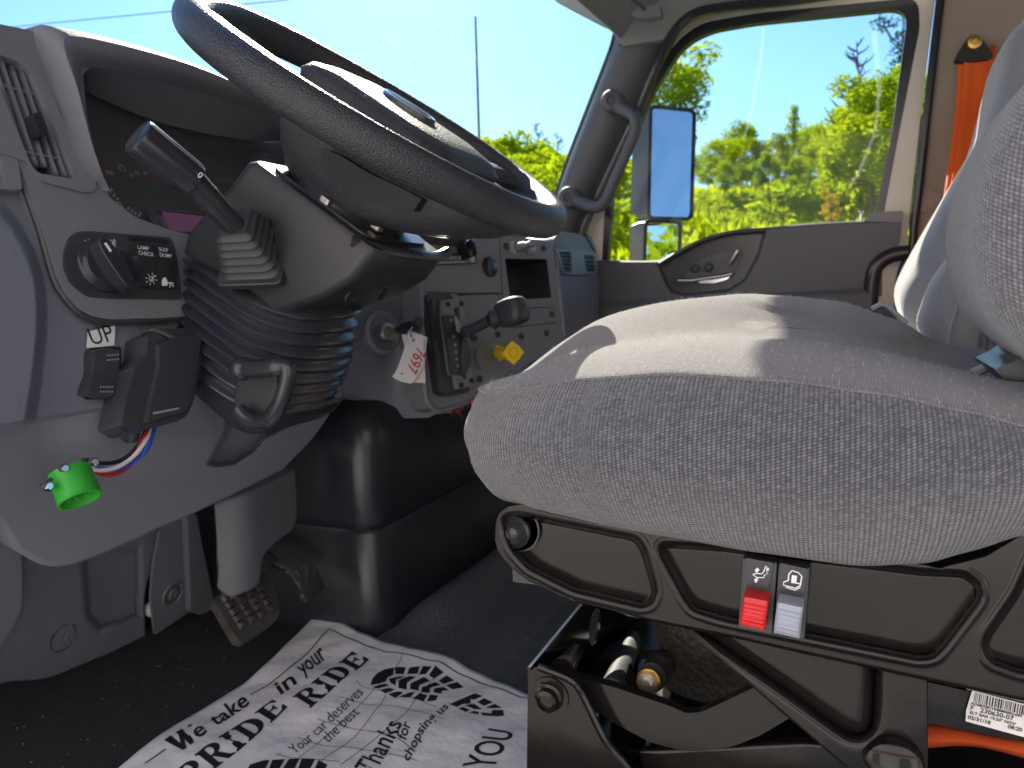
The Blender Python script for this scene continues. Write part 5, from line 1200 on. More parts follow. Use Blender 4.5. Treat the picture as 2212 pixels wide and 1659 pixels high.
rows = [[MP(p.x+q.x, p.y+q.y) for p in edge_l] for q in edge_r]
b = MB(); b.grid(rows); b.build('paper_sheet', M['paper'], fm, solid=.0008, sharp=80)
def mframe(a, c):
    u0_, v0_ = muv(*a); u1_, v1_ = muv(*c); L_ = sqrt((u1_-u0_)**2+(v1_-v0_)**2); return u0_, v0_, (u1_-u0_)/L_, (v1_-v0_)/L_, L_
def mtext(mb, s, a, c, h, bold=0, shear=0, bend=0):
    """text fitted between two points of its baseline; h = cap height in metres"""
    u0_, v0_, ca, sa, L_ = mframe(a, c); t = MB(); text_mb(t, s, h/.72, V(), V((1, 0, 0)), V((0, 1, 0)), bold=bold, shear=shear, lift=0)
    w0 = max(p.x for p in t.v); k = L_/w0
    mb.add([MP(u0_+p.x*k*ca-(p.y+bend*sin(p.x/w0*9))*sa, v0_+p.x*k*sa+(p.y+bend*sin(p.x/w0*9))*ca, .0016) for p in t.v], t.f)
def mglyphs(mb, s, a, c, h0, h1):
    """wedge serif capitals fitted between two baseline points, cap height growing from h0 to h1"""
    u0_, v0_, ca, sa, L_ = mframe(a, c); W0 = sum(GLY[ch][0]+.07 for ch in s)-.07; x0 = 0
    for ch in s:
        for p in GLY[ch][1]:
            P2 = [V((x0+x, y, 0)) for x, y in p]; tri = tessellate_polygon([P2]); vs = []
            for q in P2:
                x = q.x/W0*L_; y = q.y*(h0+(h1-h0)*q.x/W0); vs.append(MP(u0_+x*ca-y*sa, v0_+x*sa+y*ca, .0016))
            mb.add(vs, [tuple(t) for t in tri])
        x0 += GLY[ch][0]+.07
def mstroke(mb, pts, wd):
    P = []
    for i in range(len(pts)-1):
        a, c = V((*muv(*pts[i]), 0)), V((*muv(*pts[i+1]), 0)); n = max(1, int((c-a).length/.012)); P += [a.lerp(c, k/n) for k in range(n)]
    P.append(V((*muv(*pts[-1]), 0))); Lq, Rq = [], []
    for i, p in enumerate(P):
        t = (P[min(i+1, len(P)-1)]-P[max(i-1, 0)]).normalized(); n = V((-t.y, t.x, 0))*wd/2
        q = p+n; Lq.append(MP(q.x, q.y, .0014)); q = p-n; Rq.append(MP(q.x, q.y, .0014))
    k = len(P); mb.add(Lq+Rq, [(i, i+1, k+i+1, k+i) for i in range(k-1)])
ink = MB()
# heavy wedge-serif capitals drawn as polygons (unit height 1)
def arcp(cx, cy, rx, ry, a0, a1, n=10): return [(cx+rx*cos(a0+(a1-a0)*i/n), cy+ry*sin(a0+(a1-a0)*i/n)) for i in range(n+1)]
STEM = [(0, 0), (.42, 0), (.42, .07), (.33, .12), (.33, .88), (.42, .93), (.42, 1), (0, 1), (0, .93), (.09, .88), (.09, .12), (0, .07)]
GLY = {
 'I': (.46, [STEM]),
 'P': (.84, [STEM, [(.33, 1)]+arcp(.44, .73, .36, .27, pi/2, -pi/2)+[(.33, .46), (.33, .54)]+arcp(.42, .73, .14, .19, -pi/2, pi/2)+[(.33, .92)]]),
 'R': (.92, [STEM, [(.33, 1)]+arcp(.44, .74, .36, .26, pi/2, -pi/2)+[(.33, .48), (.33, .56)]+arcp(.42, .74, .14, .18, -pi/2, pi/2)+[(.33, .92)], [(.36, .52), (.58, .52), (.80, .12), (.92, .08), (.92, 0), (.62, 0)]]),
 'D': (.92, [STEM, [(.33, 1), (.42, 1)]+arcp(.44, .5, .46, .5, pi/2, -pi/2, 14)+[(.33, 0), (.33, .09)]+arcp(.42, .5, .20, .41, -pi/2, pi/2, 12)+[(.33, .91)]]),
 'E': (.80, [STEM, [(.33, 1), (.76, 1), (.76, .70), (.70, .70), (.58, .88), (.33, .9)], [(.33, .1), (.58, .12), (.72, .32), (.78, .32), (.78, 0), (.33, 0)], [(.33, .55), (.48, .57), (.52, .66), (.57, .66), (.57, .34), (.52, .34), (.48, .45), (.33, .47)]]),
 'W': (1.2, [[(0, 1), (.30, 1), (.40, .38), (.54, .80), (.50, 1), (.78, 1), (.90, .38), (1.04, 1), (1.20, 1), (.98, 0), (.76, 0), (.64, .42), (.48, 0), (.26, 0)]]),
 ' ': (.42, [])}
def zA(x, y): return (267.9+.2595*x, 1301.1+.2595*y)
def zB(x, y): return (746.2+.1903*x, 1371.9+.1903*y)
def qmap(zf, base, top):
    """s,h in 0..1 between a baseline and a cap line drawn on the page"""
    B = [V(zf(*p)) for p in base]; T = [V(zf(*p)) for p in top]
    def smp(Pl, s):
        k = s*(len(Pl)-1); i = max(0, min(len(Pl)-2, int(k))); return Pl[i].lerp(Pl[i+1], k-i)
    def f(sx_, h, lift=.0016):
        p = smp(B, sx_).lerp(smp(T, sx_), h); u, v = muv(p.x, p.y); return MP(u, v, lift)
    return f
def qtext(mb, s, zf, base, top, bold=0, shear=0):
    bold *= .6
    f = qmap(zf, base, top); t = MB(); text_mb(t, s, 1, V(), V((1, 0, 0)), V((0, 1, 0)), bold=bold, shear=shear, lift=0)
    w0 = max(p.x for p in t.v); mb.add([f(p.x/w0, p.y/.7) for p in t.v], t.f)
def qglyphs(mb, s, zf, base, top):
    f = qmap(zf, base, top); W0 = sum(GLY[ch][0]+.07 for ch in s)-.07; x0 = 0
    for ch in s:
        for p in GLY[ch][1]:
            P2 = [V((x0+x, y, 0)) for x, y in p]; tri = tessellate_polygon([P2]); mb.add([f(q.x/W0, q.y) for q in P2], [tuple(t) for t in tri])
        x0 += GLY[ch][0]+.07
qglyphs(ink, 'PRIDE', zA, [(590, 1545), (1005, 1232), (1365, 885)], [(430, 1440), (840, 1128), (1238, 822)])
qglyphs(ink, 'RIDE', zA, [(1550, 905), (2024, 456)], [(1395, 812), (1886, 383)])
qglyphs(ink, 'W', zA, [(480, 1290), (625, 1185)], [(352, 1190), (575, 1030)]); qtext(ink, 'e', zA, [(632, 1178), (712, 1112)], [(545, 1090), (625, 1010)], bold=.03)
qtext(ink, 'take', zA, [(775, 1060), (1052, 845)], [(690, 965), (960, 750)], bold=.03, shear=.1)
qtext(ink, 'in', zA, [(1290, 785), (1435, 672)], [(1205, 695), (1350, 580)], bold=.03, shear=.1)
qtext(ink, 'your', zA, [(1475, 608), (1675, 432)], [(1390, 510), (1590, 330)], bold=.03, shear=.1)
ink.build('bold_lettering', M['ink'], fm)
b = MB(); qtext(b, 'Your car deserves', zA, [(1440, 1278), (1985, 772)], [(1372, 1222), (1920, 712)]); qtext(b, 'the best', zA, [(1708, 1170), (1960, 935)], [(1640, 1108), (1893, 873)])
b.build('small_lettering', M['ink'], fm); b = MB(); qtext(b, 'Thanks', zB, [(345, 1640), (650, 1050)], [(120, 1540), (450, 975)], bold=.02); qtext(b, 'for', zB, [(690, 1230), (750, 1050)], [(580, 1190), (640, 1010)], bold=.025, shear=.1)
qtext(b, 'chopsing us', zB, [(735, 1460), (900, 1130), (1165, 835)], [(645, 1425), (810, 1075), (1085, 775)], bold=.028, shear=.1)
b.build('script_lettering', M['ink'], fm); b = MB(); qtext(b, 'YOU', zB, [(1690, 1530), (1915, 1120)], [(1340, 1495), (1620, 1075)], bold=.02)
b.build('stencil_lettering', M['ink'], fm)
b = MB(); mstroke(b, [zA(1045, 775), zA(1200, 680), zA(1450, 470), zA(1695, 225)], .0028); mstroke(b, [zA(1695, 225)]+[zB(x, y) for x, y in ((20, 30), (200, 95), (430, 180), (560, 190), (870, 275), (1040, 300), (1310, 430), (1640, 575), (1800, 630), (1960, 705), (2150, 730))], .0028); b.build('border_line', M['ink'], fm); b = MB(); mstroke(b, [zA(370, 1252), zA(200, 1365)], .0028)
b.build('border_line', M['ink'], fm)
b = MB()
for pts in ([(865, 1414), (850, 1440), (760, 1540), (650, 1640)], [(945, 1445), (900, 1500), (860, 1560), (740, 1659)], [(830, 1500), (815, 1530), (770, 1590), (690, 1659)],
            [(766, 1474), (790, 1490), (870, 1500), (940, 1528)], [(733, 1510), (800, 1524), (860, 1528), (960, 1560)], [(686, 1554), (740, 1570), (850, 1596), (900, 1630)], [(645, 1592), (700, 1610), (800, 1625), (905, 1645)], [(602, 1634), (660, 1645), (740, 1652)]):
    mstroke(b, [(p.x, p.y) for p in cr([(x, y, 0) for x, y in pts], 4)], .0011)
b.build('fine_lines', M['ink'], fm)
# printed sole of a shoe: rows of tread blocks inside an oval outline
def mblock(mb, pts):
    P2 = [V((*muv(*p), 0)) for p in pts]; tri = tessellate_polygon([P2]); mb.add([MP(p.x, p.y, .0016) for p in P2], [tuple(t) for t in tri])
b = MB()
TREAD = [[(520,360),(430,380),(340,430),(285,500),(265,590),(430,540),(455,480),(520,440)],[(535,355),(660,350),(635,430),(545,430)],[(700,355),(820,340),(790,425),(675,430)],[(855,340),(955,350),(885,425),(808,435)],[(995,340),(1090,400),(980,465),(920,435)],[(1120,425),(1205,485),(1090,530),(1030,485)],[(1240,505),(1315,570),(1190,600),(1115,550)],
[(470,500),(590,460),(655,460),(550,510),(545,580),(490,550)],[(600,500),(700,455),(775,460),(675,535),(670,610),(580,600),(580,520)],[(745,520),(865,455),(935,490),(815,545),(805,620),(710,600),(715,540)],[(880,560),(990,500),(1050,540),(935,585),(930,655),(840,640),(845,570)],[(985,590),(1090,570),(1150,610),(1070,620),(1065,655),(975,645)],
[(285,610),(420,565),(480,580),(350,625)],[(370,635),(480,605),(545,620),(430,665)],[(465,670),(570,635),(635,640),(550,715)],[(590,700),(700,645),(770,635),(715,710)],[(745,720),(825,655),(910,680),(870,750)],[(940,670),(1030,680),(1005,735),(905,750)],
[(1445,660),(1535,700),(1440,745),(1400,735),(1400,790),(1310,800),(1250,835),(1160,800)],[(1550,725),(1650,765),(1555,810),(1475,770)],[(1670,785),(1755,835),(1645,840),(1575,835)],[(1330,810),(1440,790),(1530,850),(1450,852)],[(1265,850),(1320,830),(1400,860),(1350,890)],[(1385,895),(1440,870),(1500,885),(1495,920)],[(1525,890),(1640,905),(1650,862),(1770,860),(1785,920),(1700,935),(1535,930)]]
for t_ in TREAD: mblock(b, [zB(*p) for p in t_])
b.build('shoe_print', M['ink'], fm); b = MB()
for t_ in ([(1070,1370),(1180,1335),(1230,1330),(1190,1420),(1040,1420)], [(1255,1328),(1360,1322),(1310,1420),(1220,1420)], [(1390,1320),(1480,1322),(1440,1420),(1340,1420)], [(1500,1320),(1610,1335),(1570,1420),(1470,1420)], [(1640,1345),(1710,1380),(1690,1430),(1600,1430)]): mblock(b, [zA(*p) for p in t_])
b.build('shoe_print', M['ink'], fm)
# ================================================================== DRIVER SEAT
seat = thing('truck_seat', (.05, .8, 0), 'driver seat in coarse grey knit on a glossy black suspension base', 'seat')
def lerp_tab(tab, x):
    if x <= tab[0][0]: return tab[0][1]
    for (a, va), (c, vc) in zip(tab, tab[1:]):
        if x <= c: t = (x-a)/(c-a); t = t*t*(3-2*t)*.5+t*.5; return va+(vc-va)*t
    return tab[-1][1]
ZB = [(-.37, .412), (-.30, .420), (-.258, .432), (-.21, .434), (-.118, .426), (-.061, .421), (.01, .418), (.052, .424), (.083, .437), (.106, .449), (.16, .47), (.4, .49)]
ZS = [(-.37, .505), (-.33, .514), (-.30, .522), (-.267, .530), (-.246, .542), (-.187, .5535), (-.116, .5585), (-.036, .5545), (.022, .547), (.075, .536), (.104, .528), (.3, .50)]
ZF = [(-.345, .528), (-.325, .545), (-.30, .566), (-.266, .586), (-.23, .596), (-.189, .603), (-.114, .608), (-.07, .604), (-.01, .596), (.061, .571), (.088, .550), (.114, .541), (.3, .50)]
def zt(x, y):
    """top surface: near bolster, shallow dish, high far bolster"""
    a = lerp_tab(ZS, x); f = lerp_tab(ZF, x)
    t = max(0, min(1, (y-.56)/.54))
    lo = a+.012*sin(pi*min(1, t*3))*.6
    dish = a+(f-a)*sstep(.12, .62, t)+.0*t
    z = dish+.014*sin(pi*min(1, t/.30))*(1 if t < .3 else 0)-.013*sstep(.30, .38, t)*(1-sstep(.42, .60, t))*sstep(-.22, -.08, x)
    if t > .86: z -= .06*((t-.86)/.14)**2
    return z
def rr_outline(x0, x1, y0, y1, rf, rb, n):
    P = []; rn = min(rf*1.36, (y1-y0)*.46, (x1-x0)*.4); rf = min(rf, (y1-y0)*.46)
    def arc(cx, cy, r, a0, a1, m):
        for k in range(m): a = a0+(a1-a0)*k/m; P.append((cx+r*cos(a), cy+r*sin(a)))
    def seg(ax, ay, bx, by, m):
        for k in range(m): t = k/m; P.append((ax+(bx-ax)*t, ay+(by-ay)*t))
    arc(x0+rn, y0+rn, rn, -pi/2, -pi, 24)      # near front corner going to the front edge
    seg(x0, y0+rn, x0, y1-rf, 10); arc(x0+rf, y1-rf, rf, pi, pi/2, 14); seg(x0+rf, y1, x1-rb, y1, 30); arc(x1-rb, y1-rb, rb, pi/2, 0, 8); seg(x1, y1-rb, x1, y0+rb, 12); arc(x1-rb, y0+rb, rb, 0, -pi/2, 8); seg(x1-rb, y0, x0+rn, y0, 44)
    return P
prof = [(.10, -.006, 'b'), (.06, -.004, 'b'), (.034, .0, 'b'), (.018, .009, 'b'), (.007, .024, 'b'), (-.003, .22, 'm'), (-.007, .45, 'm'), (-.006, .68, 'm'), (-.001, .88, 'm'), (.0035, .965, 'm'), (.0055, .985, 'm'), (.0055, 1.0, 'm'), (.008, 1, 't'), (.014, 1, 't'), (.024, 1, 't'), (.04, 1, 't'), (.06, 1, 't'), (.085, 1, 't'), (.11, 1, 't'), (.14, 1, 't'), (.17, 1, 't'), (.20, 1, 't'), (.23, 1, 't'), (.252, 1, 't')]
rings = []; uvs = []
arclen = None
for pi_, (ins, f, kind) in enumerate(prof):
    O = rr_outline(-.33+ins, .36-ins, .548+ins, 1.095-ins, max(.012, .11-ins*.42), max(.012, .08-ins*.3), 8); N_ = len(O)
    if arclen is None:
        O0 = rr_outline(-.33, .36, .548, 1.095, .11, .08, 8); arclen = [0]
        for k in range(1, N_): arclen.append(arclen[-1]+sqrt((O0[k][0]-O0[k-1][0])**2+(O0[k][1]-O0[k-1][1])**2))
    r_ = []; uvr = []
    for k, (x, y) in enumerate(O):
        x += .018*(1-max(0, min(1, (x+.372)/.05)))*(abs(y-.82)/.27)**2*0
        zb = lerp_tab(ZB, x); xx = x
        ze = zt(x, max(.56, min(1.09, y)))
        fr = 0   # nose of the cushion droops
        if kind == 'b': z = zb+f
        elif kind == 'm':
            z0 = zb+.028; z = z0+(ze-z0)*f
        else:
            z = ze+.004*sin(min(1, ins/.02)*pi/2)
        
        bl = -.010*sin(pi*max(0, min(1, (z-zb)/(max(.02, ze-zb)))))
        cx_, cy_ = x, y
        # bulging side
        ox, oy_ = 0, 0
        if kind != 't':
            dx_, dy_ = x-.03, y-.82; 
            if y < .60: oy_ = bl
            if x < -.33: ox = bl*1.0
        r_.append(V((x+ox, y+oy_, z))); uvr.append((arclen[k], None))
    rings.append(r_)
vv = [0]*len(rings[0]); UV = []
for i, r_ in enumerate(rings):
    if i: vv = [vv[k]+(r_[k]-rings[i-1][k]).length for k in range(len(r_))]
    UV.append(list(vv))
# near side and front: knit uv by arc; top: planar uv
b = MB(); side = rings[:12]; topr = rings[11:]
def ringmesh(mb, R, uvf):
    n = len(R[0]); base = len(mb.v); out = []
    for r_ in R:
        q = r_+[r_[0]]; mb.v += q
    for a in range(len(R)-1):
        for i in range(n): mb.f.append((base+a*(n+1)+i, base+a*(n+1)+i+1, base+(a+1)*(n+1)+i+1, base+(a+1)*(n+1)+i))
al = arclen+[arclen[-1]+.02]
ringmesh(b, side, None); uvs = [(al[i], (UV[j]+[UV[j][0]])[i]) for j in range(len(side)) for i in range(len(al))]
# denser rows through subdivision keep the round side smooth
cs = b.build('cushion_side', M['knit'], seat, uvs=uvs, sharp=80, sub=1)
b = MB(); ringmesh(b, topr, None); cen = rings[-1]; b.f.append(tuple(len(b.v)-len(al)+i for i in range(len(al)-1)))
uvs = [(p.x, p.y) for p in b.v]; ct = b.build('cushion_top', M['knit2'], seat, uvs=uvs, sharp=80, sub=1)
b = MB(); b.tube([p+V((0, 0, .0008)) for p in rings[11]], .0012, 8, closed=True); b.build('cushion_piping', M['knit2'], seat, uvs=[(p.x, p.y) for p in b.v])
# loose fibres on the worn top
b = MB(); rg = random.Random(4)
for i in range(4200):
    k = rg.randrange(len(rings[0])); j = rg.randrange(11, 20); p = rings[j][k].lerp(rings[j+1][k], rg.random()).lerp(rings[j][(k+1) % len(rings[0])], rg.random()*.5)
    L_ = rg.uniform(.002, .0055); d1 = V((rg.gauss(0, 1), rg.gauss(0, 1), abs(rg.gauss(.8, .6)))).normalized(); d2 = (d1+V((rg.gauss(0, .6), rg.gauss(0, .6), rg.gauss(0, .5)))).normalized()
    s_ = V((rg.gauss(0, 1), rg.gauss(0, 1), 0)).normalized()*.00015; a_, m_, e_ = p-d1*.0006, p+d1*L_*.5, p+d1*L_*.5+d2*L_*.5
    b.add([a_-s_, a_+s_, m_+s_*.8, m_-s_*.8, e_], [(0, 1, 2, 3), (3, 2, 4)])
lf = b.build('lint_fibres', M['fibre'] if 'fibre' in M else M['velour'], ct); lf['kind'] = 'stuff'
# backrest bolster entering at the right edge
def blob_outline(px_, plane): return [Q(x, y, plane) for x, y in px_]
bo = [(2400, 30), (2330, 60), (2212, 182), (2165, 245), (2128, 320), (2102, 400), (2090, 480), (2092, 560), (2102, 620), (2125, 680), (2160, 722), (2212, 768), (2300, 830), (2460, 880), (2600, 800), (2650, 400), (2600, 80)]
bo = [(p.x, p.y) for p in cr([(x, y, 0) for x, y in bo], 5, True)]
c0 = V((2380, 460)); L = []; UVb = []
for k, (sc, yy) in enumerate(((.90, .525), (.955, .54), (.985, .56), (1.0, .59), (1.0, .64), (.99, .72), (.97, .80))):
    pp = pl(y=.62); ring_ = []
    for x, y in bo:
        q = Q(c0.x+(x-c0.x)*sc, c0.y+(y-c0.y)*sc, pl(y=min(yy, .60)+.02)); ring_.append(V((q.x, yy+.02, q.z)))
    L.append(ring_)
inner = []
for sc, yy in ((.05, .528), (.2, .528), (.4, .529), (.55, .530), (.7, .533), (.82, .537)):
    inner.append([V((q.x, yy, q.z)) for q in [Q(c0.x+(x-c0.x)*sc, c0.y+(y-c0.y)*sc, pl(y=yy)) for x, y in bo]])
b = MB(); b.loops(inner+L); b.build('backrest_bolster', M['knit3'], seat, uvs=[(p.x-.8*(p.y-.528), p.z) for p in b.v], sharp=80, sub=1)
b = MB(); b.tube(cr([Q(x, y, pl(y=.78)) for x, y in ((2100, 806), (2135, 792), (2165, 775), (2190, 762), (2240, 770))], 5), .004, 8); b.build('recline_strap', M['lgrey'], seat)
b = MB(); b.loops([[V((q.x, yy, q.z)) for q in [Q(x, y, pl(y=.70)) for x, y in rnd([(2128, 788), (2170, 768), (2192, 752), (2260, 775), (2330, 880), (2200, 850)], 6)]] for yy in (.66, .76)]); b.build('recliner_cover', M['satin'], seat, bevel=.003)
L = []
for z, hx, hy, xo in ((.52, .05, .20, .24), (.56, .075, .235, .25), (.75, .08, .245, .29), (.95, .07, .225, .33), (1.10, .055, .17, .36), (1.20, .04, .12, .375), (1.225, .015, .07, .38)):
    L.append([V((xo+hx*abs(cos(q))**.7*(1 if cos(q) > 0 else -1), .83+hy*abs(sin(q))**.8*(1 if sin(q) > 0 else -1), z)) for q in [2*pi*i/40 for i in range(40)]])
b = MB(); b.loops(L); b.build('backrest', M['knit2'], seat, uvs=[(p.y+p.x, p.z) for p in b.v], sharp=80, sub=1)
# ---- stamped black side plate of the seat frame: pressed pockets
YB = .585
BPl = (V((0, -1, 0)), -YB)
pk1 = rnd([(1088, 1112), (1122, 1108), (1378, 1160), (1396, 1190), (1420, 1275), (1408, 1304), (1388, 1311), (1240, 1276), (1140, 1226), (1104, 1185), (1090, 1150)], 14)
pk2 = rnd([(1430, 1172), (1560, 1180), (1990, 1232), (2085, 1236), (2118, 1262), (2118, 1296), (2040, 1398), (2018, 1420), (1985, 1424), (1560, 1338), (1496, 1318), (1476, 1290), (1424, 1195)], 14)
pk3 = rnd([(2400, 1180), (2230, 1192), (2192, 1280), (2128, 1372), (2122, 1402), (2138, 1430), (2200, 1452), (2400, 1480)], 20)
fo = rnd([(1072, 1086), (1068, 1120), (1076, 1180), (1096, 1216), (1136, 1248), (1250, 1300), (1400, 1336), (1600, 1378), (1740, 1412), (2000, 1466), (2220, 1512), (2420, 1550)], 10)
def plate_h(x, y):
    d = min(sd_poly(x, y, pk1), sd_poly(x, y, pk2), sd_poly(x, y, pk3))
    h = -.014*sstep(5, -9, d)+.0012*math.exp(-((d-9)/5)**2)
    return h
def bl(x):   # lower edge of the plate
    for (a, ya), (c, yc) in zip(LE, LE[1:]):
        if x <= c: t = (x-a)/(c-a); return ya+(yc-ya)*t
    return LE[-1][1]
LE = [(1070, 1154), (1078, 1186), (1098, 1216), (1136, 1246), (1190, 1272), (1250, 1296), (1400, 1334), (1600, 1374), (1740, 1406), (2000, 1462), (2212, 1508), (2420, 1550)]
TE = [(1070, 1150), (1074, 1128), (1084, 1108), (1100, 1094), (1130, 1088), (1200, 1092), (1400, 1120), (1700, 1160), (1900, 1200), (2030, 1226), (2130, 1200), (2212, 1150), (2420, 1060)]
def te(x):
    for (a, ya), (c, yc) in zip(TE, TE[1:]):
        if x <= c: t = (x-a)/(c-a); return ya+(yc-ya)*t
    return TE[-1][1]
xs = [1070+(2420-1070)*i/330 for i in range(331)]; G = []
for j in range(101):
    row = []
    for x in xs:
        y = te(x)+(bl(x)-te(x))*j/100; row.append(Q(x, y, off(BPl, plate_h(x, y))))
    G.append(row)
e1 = [p+V((0, .004, -.003)) for p in G[-1]]; e2 = [p+V((0, .02, -.004)) for p in G[-1]]
s1 = [r_[0]+V((-.003, .004, 0)) for r_ in G]; 
b = MB(); b.grid(G+[e1, e2]); b.grid([[r_[0] for r_ in G], s1, [p+V((0, .02, 0)) for p in s1]]); b.build('frame_side_plate', M['gloss'], seat, sharp=60, solid=.0015)
b = MB()
fr = Q(1119, 1142, off(BPl, -.010)); n_ = V((0, -1, 0)); b.lathe(fr, n_, [(.0205, 0), (.0205, .0012), (.019, .0012), (.019, .0)], 30)
fr = Q(1114, 1147, off(BPl, -.010)); b.lathe(fr, n_, [(0, 0), (.0145, 0), (.0145, .004), (.0125, .006), (.0115, .0045), (.0095, .0075), (.008, .006), (.006, .009), (.0045, .0075), (.002, .0085), (0, .0085)], 30); b.build('spring_cap', M['satin'], seat, sharp=25)
b = MB(); rg = random.Random(8)
for i in range(26):
    t = i/25; x = 1372+t*62-24*sin(t*5)+rg.gauss(0, 5); y = 1118+t*130+rg.gauss(0, 4)
    if sd_poly(x, y, pk1) > -6: x -= 26
    q = Q(x, y, off(BPl, -.0135)); b.sphere(q, (rg.uniform(.0008, .002), .0004, rg.uniform(.0006, .0022)), 7, 5)
sc_ = b.build('paint_blemish', M['satin'], seat); sc_['kind'] = 'stuff'
# levers with pictograms
def lever(nm, hous, icon_pl, knob, m_, label, icon):
    b = MB(); b.pplate(hous, off(BPl, .004), .014); h = b.build('lever_housing', M['black'], seat, bevel=.0015)
    b = MB(); b.pplate(rnd(icon_pl, 3), off(BPl, .007), .004); b.build('icon_plate', M['satin'], h, bevel=.0006)
    k = [Q(x, y, off(BPl, .022)) for x, y in knob]; k0 = [Q(x, y, off(BPl, .000)) for x, y in knob]; mid = [Q(x, y, off(BPl, .027)) for x, y in knob]
    b = MB(); tl_, tr_, br_, bl_ = k
    def kp(s, t, o): 
        p = tl_.lerp(tr_, s).lerp(bl_.lerp(br_, s), t); return p+V((0, -1, 0))*o
    rib = []
    for i in range(61):
        t = i/60; o = .004*sin(pi*t)-.004*sstep(.75, 1, t)
        if .12 < t < .72: o += .0009*max(0, cos((t-.12)/.6*2*pi*5+pi))**.5 if cos((t-.12)/.6*2*pi*5+pi) > 0 else 0
        if t > .78: o += .0005*sin(t*170)
        rib.append([kp(s, t, o*(1 if 0.1 < s < .9 else .75)-(.002 if s in (0, 1) else 0)) for s in (0, .06, .12, .3, .5, .7, .88, .94, 1)])
    b.grid(rib); per = rib[0]+[r_[-1] for r_ in rib[1:]]+rib[-1][::-1][1:]+[r_[0] for r_ in rib[::-1]][1:-1]
    b.loops([per, [p+V((0, .022, 0)) for p in per]], False, False); kb = b.build(nm, m_, seat, sharp=50); kb['label'] = label
    b = MB(); icon(b, off(BPl, .0074)); b.build('pictogram', M['print'], h)
def icon1(b, P):
    stroke(b, [(1628, 1242), (1636, 1247), (1650, 1247), (1655, 1241), (1661, 1228), (1655, 1222), (1650, 1234), (1646, 1239), (1632, 1238), (1626, 1241)], .0007, P); b.pplate([(1634, 1237), (1630, 1232), (1636, 1226), (1641, 1232), (1638, 1233), (1637, 1237)], off(P, .0006), .0004)
    b.pplate([(1633, 1249), (1629, 1252), (1632, 1260), (1638, 1253), (1636, 1252), (1637, 1249)], off(P, .0006), .0004); stroke(b, [(1650, 1245), (1657, 1238), (1658, 1226)], .0012, P)
def icon2(b, P):
    stroke(b, [(1703, 1253), (1704, 1240), (1711, 1232), (1724, 1236), (1732, 1244), (1729, 1264)], .0009, P); b.pplate([(1711, 1242), (1722, 1244), (1720, 1258), (1709, 1256)], off(P, .0006), .0004)
    stroke(b, [(1703, 1253), (1693, 1257), (1692, 1263), (1718, 1270), (1729, 1264), (1727, 1260), (1709, 1257)], .0009, P); stroke(b, [(1697, 1263), (1698, 1268), (1717, 1274), (1729, 1268)], .0008, P)
lever('red_lever_knob', [(1604, 1205), (1680, 1216), (1668, 1374), (1594, 1360)], [(1611, 1205), (1671, 1216), (1660, 1276), (1608, 1265)], [(1606, 1289), (1660, 1299), (1652, 1367), (1596, 1354)], M['red'], 'ribbed red lever knob under the height pictogram', icon1)
lever('grey_lever_knob', [(1682, 1216), (1750, 1226), (1738, 1384), (1670, 1372)], [(1686, 1216), (1745, 1229), (1736, 1288), (1680, 1277)], [(1679, 1301), (1735, 1313), (1727, 1384), (1670, 1371)], M['lgrey'], 'ribbed pale grey lever knob under the seat pictogram', icon2)
# ---- suspension under the frame
YS = .60; SPl = (V((0, -1, 0)), -YS)
def ppl(o): return off(SPl, o)
tri_o = rnd([(1478, 1340), (1520, 1340), (2010, 1440), (2002, 1760), (1962, 1790), (1880, 1700), (1847, 1659), (1531, 1397)], 8)
chan = cr([(1500, 1352, 0), (1551, 1385, 0), (1700, 1488, 0), (1800, 1560, 0), (1840, 1583, 0), (1872, 1578, 0), (1884, 1545, 0), (1889, 1437, 0), (1892, 1400, 0)], 5)
chp = [(p.x, p.y) for p in chan]
def dline(x, y, pl_):
    d = 1e9
    for (ax, ay), (bx, by) in zip(pl_, pl_[1:]):
        ex, ey = bx-ax, by-ay; t = max(0, min(1, ((x-ax)*ex+(y-ay)*ey)/(ex*ex+ey*ey+1e-9))); d = min(d, (x-ax-ex*t)**2+(y-ay-ey*t)**2)
    return sqrt(d)
rowsB = []
for j in range(91):
    t = j/90; y = 1345+(1780-1345)*t; xl = 1470+max(0, (y-1345))*(1847-1480)/(1659-1345); row = []
    for i in range(91):
        x = xl+(2004-xl)*i/90; d = dline(x, y, chp); row.append(Q(x, y, ppl(-.012*math.exp(-(d/13)**2)+.006*sstep(1690, 1640, y)*0+(.006*sstep(44, 36, sqrt((x-1930)**2+(y-1650)**2))))))
    rowsB.append(row)
b = MB(); b.grid(rowsB); b.grid([[r_[-1] for r_ in rowsB], [r_[-1]+V((.0, .03, 0)) for r_ in rowsB]]); b.grid([[r_[0] for r_ in rowsB], [r_[0]+V((0, .012, 0)) for r_ in rowsB]]); b.build('triangle_bracket', M['gloss'], seat, sharp=50, solid=.002)
b = MB(); b.lathe(Q(1930, 1650, ppl(.005)), n_, [(0, .0), (.021, .0), (.020, .008), (.014, .013), (0, .015)], 28); b.build('pivot_boss', M['gloss'], seat)
arm = [(1210, 1440), (1242, 1462), (1328, 1485), (1447, 1525), (1482, 1541), (1515, 1538), (1553, 1521), (1636, 1482), (1740, 1440), (1760, 1520), (1707, 1550), (1644, 1588), (1590, 1610), (1545, 1620), (1500, 1623), (1466, 1620), (1407, 1604), (1340, 1570), (1290, 1540), (1220, 1500)]
b = MB(); b.pplate(rnd(arm, 10), ppl(-.012), .010); b.build('scissor_arm', M['gloss'], seat, bevel=.0025, seg=3)
